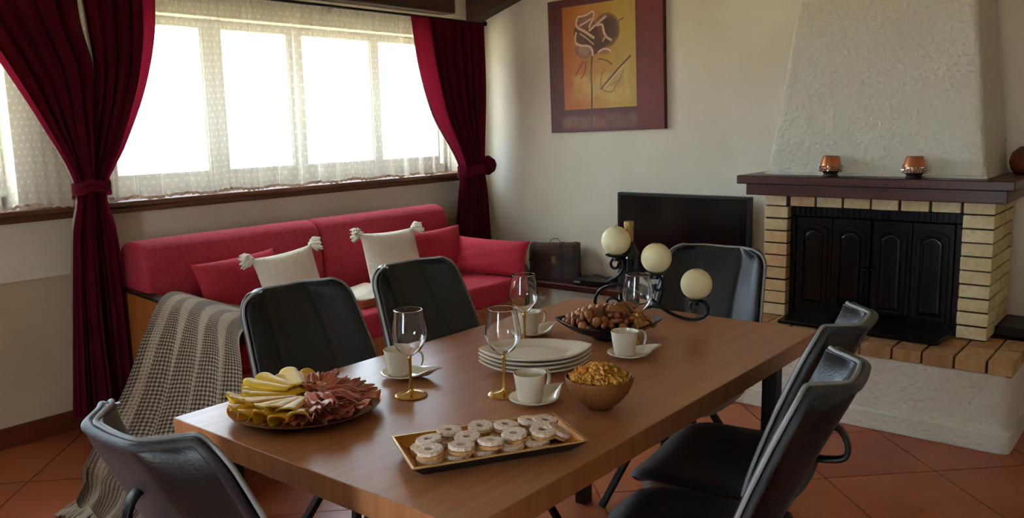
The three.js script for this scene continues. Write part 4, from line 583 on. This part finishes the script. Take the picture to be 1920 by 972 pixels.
// ---------------------------------------------------------------- nuts
{
  const ax = 0.545, B = [-1.345, -2.088]; // turn of the long axis
  const b = thing('nut_bowl', 'dark boat-shaped dish full of mixed nuts', 'dish', [B[0], 0.75, B[1]], ax);
  const lens2 = (a, L, W) => { const q = (L * L + W * W) / (2 * W), c = q - W, k = Math.cos(a); return -c * Math.abs(Math.sin(a)) + Math.sqrt(Math.max(0, q * q - c * c * k * k)); };
  const rr = (a) => { return lens2(a, 0.158, 0.104); }, yy = (q, a) => 0.004 + 0.042 * Math.pow(q, 2.2) + 0.012 * Math.pow(Math.abs(Math.cos(a)), 6) * Math.pow(q, 4);
  const dish = mergeVertices(merge(grid(80, 16, (u, v) => { const a = (1 - u) * Math.PI * 2; return V(Math.cos(a) * rr(a) * v, yy(v, a) + 0.004, Math.sin(a) * rr(a) * v); }), grid(80, 16, (u, v) => { const a = u * Math.PI * 2; return V(Math.cos(a) * rr(a) * v, yy(v, a), Math.sin(a) * rr(a) * v); }), grid(80, 2, (u, v) => { const a = (1 - u) * Math.PI * 2, r = rr(a) * (1 + 0.01 * Math.sin(v * Math.PI)); return V(Math.cos(a) * r, yy(1, a) + 0.004 * (1 - v), Math.sin(a) * r); })), 1e-5);
  part('dish', dish, std({ color: 0x120d0a, roughness: 0.35 }), b); part('foot', lathe([[0.03, 0.005], [0.036, 0.0003], [0.042, 0.0003], [0.05, 0.008]], 36), std({ color: 0x120d0a, roughness: 0.35 }), b);
  const nutGeo = (kind, k) => { const g = mergeVertices((() => { const s = new THREE.SphereGeometry(1, 18, 14); s.deleteAttribute('uv'); s.deleteAttribute('normal'); return s; })(), 1e-4); const p = g.attributes.position; for (let i = 0; i < p.count; i++) { let x = p.getX(i), y = p.getY(i), z = p.getZ(i); const a = Math.atan2(z, x); let s; if (kind === 0) { s = 0.0092 * (1 + 0.02 * Math.sin(a * 9)); y *= 1.12 + (y > 0 ? 0.12 * y * y : -0.05); } else if (kind === 1) { s = 0.0128 * (1 + 0.05 * Math.sin(a * 7 + y * 6 + k) * Math.cos(y * 8 + a * 3) - 0.05 * Math.exp(-Math.pow(Math.sin(a) / 0.15, 2))); y *= 1.15; } else if (kind === 2) { s = 0.0085; y *= 2.0 - 0.4 * y; x *= 0.8; } else { s = 0.0125 * (1 + 0.06 * Math.sin(y * 9 + k)); y *= 2.6; x *= 0.9; } p.setXYZ(i, x * s, y * s, z * s); } g.computeVertexNormals(); return g; };
  const kinds = ['hazelnut', 'walnut', 'almond', 'pecan_pod'], geos = kinds.map((_, k) => [0, 1].map((v) => nutGeo(k, v * 2)));
  const nc = [[0x8c4a24, 0xa45e30, 0x763c1e], [0xb57c48, 0xa06638, 0xc48c56], [0x965c32, 0xac7344, 0x844e28], [0xa86a32, 0x9a5c2a, 0xa86a32]];
  const nm = nc.map((a, k) => a.map((c, j) => std({ color: c, roughness: k === 0 ? 0.28 : 0.42, bumpMap: T.plaster, bumpScale: 0.0008 })));
  const NL = ['small round brown hazelnut', 'tan wrinkled walnut', 'long brown almond', 'long orange brown pecan pod'];
  const where = (x, z, low) => low ? 'low between the other nuts in the boat-shaped dish' : Math.hypot(x / 0.135, z / 0.088) < 0.42 ? 'on top of the heap in the boat-shaped dish' : Math.abs(x) > 0.075 ? (x < 0 ? 'at the pointed dish end towards the sofa' : 'at the pointed dish end towards the iron stand') : z > 0 ? 'on the side of the dish facing the white cup' : 'on the far side of the dish, towards the bottle';
  const put = (k, x, y, z, low = false) => { const v = Math.floor(rnd() * 2), o = single(kinds[k], geos[k][v], nm[k][Math.floor(rnd() * 3)], NL[k] + ' ' + where(x, z, low), 'nut', ['hazelnuts', 'walnuts', 'almonds', 'pecan pods'][k] + ' ' + where(x, z, low)); const c = Math.cos(ax), s2 = Math.sin(ax); o.position.set(B[0] + x * c + z * s2, 0.75 + y, B[1] - x * s2 + z * c); o.rotation.set(R(-1.2, 1.2), R(0, 6), R(-1.2, 1.2)); return o; };
  const spots = []; const mound = (x, z) => { const q = Math.max(Math.hypot(x / 0.135, z / 0.088), Math.hypot(x, z) / (0.9 * rr(Math.atan2(z, x)))); return { q, y: 0.050 + 0.046 * (1 - Math.pow(Math.min(1, q), 1.6)) }; };
  for (let t = 0; t < 5000 && spots.length < 160; t++) { const x = R(-0.132, 0.132), z = R(-0.086, 0.086), m = mound(x, z); if (m.q > 0.98) continue; if (spots.some((p) => Math.hypot(p[0] - x, p[1] - z) < 0.0158)) continue; spots.push([x, z]); put(rnd() < 0.5 ? 0 : rnd() < 0.6 ? 1 : 2, x, m.y + R(-0.004, 0.004), z); }
  for (let t = 0, n = 0; t < 900 && n < 70; t++) { const x = R(-0.12, 0.12), z = R(-0.078, 0.078), m = mound(x, z); if (m.q > 0.9) continue; if (spots.some((p) => Math.hypot(p[0] - x, p[1] - z) < 0.0105)) continue; n++; put(0, x, m.y - 0.014, z, true); }
  for (const [x, z, r, dy] of [[0.045, 0.0, 0.5, 0.012], [0.07, -0.015, 0.9, 0.008], [0.03, 0.03, 0.2, 0.008]]) { const o = put(3, x, mound(x, z).y + dy, z); o.rotation.set(1.57, ax + r, 0, 'YXZ'); o.rotation.set(0, ax + r, 1.5); }
}
// ---------------------------------------------------------------- cheese and ham platter
  const NTH = ['first', 'second', 'third', 'fourth', 'fifth', 'sixth', 'seventh', 'eighth', 'ninth', 'tenth', 'eleventh', 'twelfth', 'thirteenth', 'fourteenth', 'fifteenth'];
{
  const C = [-1.556, -1.143], ra = Math.atan2(0.73, 0.68); // direction "ham side" = (0.68, -0.73)
  const p = thing('platter', 'round gold rimmed platter carrying cheese slices and ham', 'platter', [C[0], 0.75, C[1]]);
  const brass = std({ color: 0xb47a3c, metalness: 0.75, roughness: 0.35 }), dark = std({ color: 0x2a1a10, roughness: 0.4, metalness: 0.3 });
  part('dish', lathe([[0.0005, 0.0045], [0.11, 0.0045], [0.145, 0.010], [0.170, 0.0205], [0.1725, 0.0225], [0.174, 0.0215]], 80), brass, p); part('underside', lathe([[0.174, 0.0215], [0.171, 0.0185], [0.145, 0.007], [0.11, 0.0005], [0.0005, 0.0005]], 80), dark, p);
  const dir = (a) => [Math.cos(a), -Math.sin(a)]; // angle measured so that ra points to the ham
  // cheese slices, rolled and folded
  const cheeseCols = [0xf4c21c, 0xf6ca34, 0xefb818, 0xf7d24e].map((c) => std({ color: c, roughness: 0.5, side: THREE.DoubleSide }));
  const roll = (len, r0, r1, turn, flat, wob) => slab(30, 12, ...[1, -1].map((o) => (u, v) => { const a = (u - 0.5) * turn + Math.PI / 2, r = lerp(r0, r1, Math.pow(v, 0.8)) * (1 + 0.12 * sstep(0.85, 1, v)) + o * 0.0014, w = 1 + wob * Math.sin(v * 6 + u * 4); return V(Math.cos(a) * r * 1.45 * w, Math.max(0.0006 + (o > 0 ? 0.0028 : 0), r * flat * (1 + Math.sin(a) * 0.98)), v * len * (1 - 0.06 * Math.cos(a * 2))); }));
  const CG = 'cheese slices on the platter';
  const shapes = [roll(0.108, 0.006, 0.0125, 5.2, 0.95, 0.03), roll(0.112, 0.007, 0.0135, 4.4, 0.85, 0.05), roll(0.10, 0.006, 0.0135, 5.6, 1.05, 0.04), roll(0.115, 0.007, 0.0135, 3.6, 0.75, 0.06)];
  const cheese = (a, r, y, k, tilt, label, roll2 = 0) => { const [dx, dz] = dir(a); const o = single('cheese_slice', shapes[k], cheeseCols[Math.floor(rnd() * 4)], label, 'cheese', CG); o.position.set(C[0] + dx * r, 0.75 + y, C[1] + dz * r); o.rotation.order = 'YXZ'; o.rotation.set(tilt, Math.atan2(dx, dz) + R(-0.08, 0.08), roll2); };
  const cl = (i) => `rolled yellow cheese slice at the platter rim, ${NTH[i]} counting from the back`, cu = (i) => `folded yellow cheese slice in the upper layer, ${NTH[i]} counting from the back`;
  for (let i = 0; i < 12; i++) cheese(ra + Math.PI * 0.5 + (i + 0.35) / 12 * Math.PI * 1.06, 0.062 + R(-0.004, 0.004), 0.012, [0, 2, 1, 0, 2][i % 5], -0.10, cl(i), R(-0.15, 0.15));
  for (let i = 0; i < 11; i++) cheese(ra + Math.PI * 0.54 + (i + 0.4) / 11 * Math.PI * 0.95, 0.022 + R(-0.004, 0.004), 0.028, [3, 1, 3, 1][i % 4], -0.03, cu(i), R(-0.2, 0.2));
  for (let i = 0; i < 3; i++) cheese(ra + Math.PI * 0.58 + (i + 0.3) / 4 * Math.PI * 0.5, 0.04, 0.042, 3, 0.02, `topmost yellow cheese slice, ${NTH[i]} counting from the back of the platter`, R(-0.2, 0.2));
  // ham: crumpled thin slices
  const HG = 'ham slices on the platter';
  const hamMat = std({ color: 0xffffff, vertexColors: true, roughness: 0.45, side: THREE.DoubleSide });
  const ham = (k) => { const nu = 26, nv = 16, w = 0.046, len = 0.098, ph = k * 1.7; const f = (o) => (u, v) => { const wv = Math.sin(u * 15 + ph + 1.2 * Math.sin(v * 4 + k)), am = 0.0075 * (0.55 + 0.45 * Math.sin(v * 3 + k)); const cu = (u - 0.5); return V(cu * w * (0.72 + 0.2 * Math.sin(v * 3.1 + k)), 0.011 + am * wv + 0.006 * Math.sin(v * 7 + k * 2) + o * 0.0009 - 0.012 * cu * cu * 2, v * len + 0.008 * Math.sin(u * 8 + k)); }; const g = slab(nu, nv, f(1), f(-1)); const p2 = g.attributes.position, c = new Float32Array(p2.count * 3), col = new THREE.Color(); for (let i = 0; i < p2.count; i++) { const id = i % ((nu + 1) * (nv + 1)), u = (id % (nu + 1)) / nu, v = Math.floor(id / (nu + 1)) / nv; const fat = clamp(sstep(0.86, 0.97, Math.abs(2 * u - 1) + 0.06 * Math.sin(v * 20 + k)) + 0.8 * sstep(0.58, 0.76, vnoise(u * 13 + k, v * 4, 64, 64, 9 + k)), 0, 1); col.set([0xb65438, 0xc66446, 0xa2442e, 0xbc5a3c, 0xca6e4c][k]).lerp(new THREE.Color(0xdeae92), fat * 0.62); c.set([col.r, col.g, col.b], i * 3); } g.setAttribute('color', new THREE.BufferAttribute(c, 3)); return g; };
  const hams = [0, 1, 2, 3, 4].map(ham);
  const hs = (a, r, y, tilt, label) => { const [dx, dz] = dir(a); const o = single('ham_slice', hams[Math.floor(rnd() * 5)], hamMat, label, 'ham', HG); o.position.set(C[0] + dx * r, 0.75 + y, C[1] + dz * r); o.rotation.order = 'YXZ'; o.rotation.set(tilt, Math.atan2(dx, dz) + R(-0.35, 0.35), R(-0.25, 0.25)); };
  for (let i = 0; i < 15; i++) hs(ra - Math.PI * 0.53 + (i + 0.5) / 15 * Math.PI * 1.02, 0.066 + R(-0.006, 0.004), 0.008, -0.13, `crumpled ham slice at the platter rim, ${NTH[i]} counting from the front`);
  for (let i = 0; i < 13; i++) hs(ra - Math.PI * 0.5 + (i + 0.5) / 13 * Math.PI * 0.98, 0.028 + R(-0.01, 0.01), 0.024, -0.04, `crumpled ham slice in the middle ring, ${NTH[i]} counting from the front`);
  for (let i = 0; i < 7; i++) hs(ra - Math.PI * 0.42 + (i + 0.5) / 7 * Math.PI * 0.95, 0.03 + R(-0.02, 0.02), 0.038, 0.0, `crumpled ham slice on top of the heap, ${NTH[i]} counting from the front`);
}
// ---------------------------------------------------------------- cookies
{
  const C = [-1.0575, -1.2065], E1 = [0.509, -0.861], E2 = [0.846, 0.537], turn = Math.atan2(0.861, 0.509);
  const t = thing('cookie_tray', 'narrow rectangular gold tray of sugared ring cookies', 'tray', [C[0], 0.75, C[1]], turn);
  const gold = std({ color: 0xc8842a, metalness: 0.4, roughness: 0.38 }), goldEdge = std({ color: 0xd8b468, metalness: 0.6, roughness: 0.35 }), under = std({ color: 0x1c120c, roughness: 0.5 });
  const rect = (L, W, y) => [[-L, y, -W], [L, y, -W], [L, y, W], [-L, y, W]].map((p) => V(...p));
  const loft = (rows, cap = true) => { const pos = [], idx = []; rows.forEach((r) => r.forEach((p) => pos.push(p.x, p.y, p.z))); for (let j = 0; j + 1 < rows.length; j++) for (let i = 0; i < 4; i++) { const a = j * 4 + i, b = j * 4 + (i + 1) % 4, c = a + 4, d = b + 4; idx.push(a, c, b, b, c, d); } const n = (rows.length - 1) * 4; if (cap) idx.push(n, n + 2, n + 1, n, n + 3, n + 2); const g = new THREE.BufferGeometry(); g.setAttribute('position', new THREE.Float32BufferAttribute(pos, 3)); g.setIndex(idx); const o = g.toNonIndexed(); o.computeVertexNormals(); return boxUV(o); };
  part('tray_body', loft([rect(0.176, 0.0875, 0.0255), rect(0.172, 0.0835, 0.025), rect(0.152, 0.064, 0.0075)]), gold, t);
  part('rim', loft([rect(0.1725, 0.084, 0.0252), rect(0.1725, 0.084, 0.0272), rect(0.1768, 0.0883, 0.0272), rect(0.1768, 0.0883, 0.0245)].reverse(), false), goldEdge, t);
  part('underside', loft([rect(0.1762, 0.0878, 0.0248), rect(0.15, 0.062, 0.0008)].map((r) => r.slice().reverse())), under, t);
  // a ring cookie: two scalloped rings with jam between, sugar on top
  const ring = (R0, hole, sc, h) => { const s = new THREE.Shape(); for (let i = 0; i <= 96; i++) { const a = i / 96 * Math.PI * 2, r = R0 * (1 + sc * Math.pow(Math.abs(Math.cos(a * 6)), 1.5)); s[i ? 'lineTo' : 'moveTo'](Math.cos(a) * r, Math.sin(a) * r); } const hl = new THREE.Path(); hl.absarc(0, 0, hole, 0, Math.PI * 2, true); s.holes.push(hl); const g = new THREE.ExtrudeGeometry(s, { depth: h, bevelEnabled: true, bevelSize: 0.0026, bevelThickness: 0.0026, bevelOffset: -0.0026, bevelSegments: 3, curveSegments: 24 }); g.rotateX(-Math.PI / 2); return g; };
  const biscuit = std({ map: mottle(0xd0985a, 0xe0ac6a, 8, 8, 180, [20, 20]), roughness: 0.85, bumpMap: T.plaster, bumpScale: 0.001 }), sugar = std({ map: tex(128, 128, (u, v) => mixc(hexc(0xd8ae86), hexc(0xf0e2d2), sstep(0.25, 0.6, fbm(u, v, 28, 28, 3, 181))), true, [20, 20]), roughness: 0.95 }), jam = std({ color: 0x7a2416, roughness: 0.3 });
  const CG = 'sugared ring cookies on the gold tray';
  const ck = thing('cookie', 'x x x x', 'cookie', [0, 0, 0], 0, CG);
  part('lower_biscuit', (() => { const g = ring(0.0245, 0.0075, 0.06, 0.0022); g.translate(0, 0.0026, 0); return boxUV(g); })(), biscuit, ck);
  part('jam_layer', lathe([[0.0005, 0.0066], [0.0215, 0.0066], [0.0222, 0.0078], [0.0215, 0.0088], [0.0075, 0.0088], [0.0005, 0.0082]], 32), jam, ck);
  part('upper_biscuit', (() => { const g = ring(0.0250, 0.0078, 0.06, 0.003); g.translate(0, 0.0108, 0); return boxUV(g); })(), sugar, ck);
  let first = true; const place = (a, b, y, label, tx = 0, tz = 0) => { const o = first ? ck : dup(ck, [0, 0, 0], 0, label, CG); first = false; o.userData.label = label; o.position.set(C[0] + E1[0] * a + E2[0] * b, 0.75 + y, C[1] + E1[1] * a + E2[1] * b); o.rotation.order = 'YXZ'; o.rotation.set(tx, R(0, 6), tz); };
  const rows = [[[-0.069, -0.049], [-0.003, -0.047], [0.046, -0.03], [0.1, -0.034], [0.148, -0.024]], [[-0.117, -0.014], [-0.043, 0.001], [0.048, 0.022], [0.106, 0.024]], [[-0.127, 0.038], [-0.068, 0.046], [-0.008, 0.047]]];
  const ord = ['first', 'second', 'third', 'fourth', 'fifth'], rn = ['back row', 'middle row', 'front row'];
  const LB = [];
  rows.forEach((r, i) => r.forEach(([a, b], k) => place(clamp(a, -0.128, 0.13), clamp(b, -0.045, 0.042), 0.0245, `sugared ring cookie on top, ${ord[k]} from the cheese end in the ${rn[i]}`, R(-0.1, 0.1), R(-0.1, 0.1))));
  const low = [[-0.128, -0.02], [-0.08, -0.04], [-0.024, -0.04], [0.03, -0.04], [0.085, -0.04], [-0.128, 0.034], [-0.074, 0.036], [-0.02, 0.036], [0.036, 0.036], [0.088, 0.036], [0.128, -0.012]];
  low.forEach(([a, b], k) => place(a, b, 0.0078, `sugared ring cookie in the lower layer, ${NTH[k % 5]} from the cheese end on the ${k === 10 ? 'middle' : k < 5 ? 'far' : 'near'} side`));
  place(0.137, 0.018, 0.018, 'sugared ring cookie leaning at the nut bowl end of the tray', 0.5, 0.1);
}
// ---------------------------------------------------------------- shadows and hand-over
scene.traverse((o) => { if (o.isMesh) { o.castShadow = true; o.receiveShadow = true; } });
renderer.render(scene, camera);
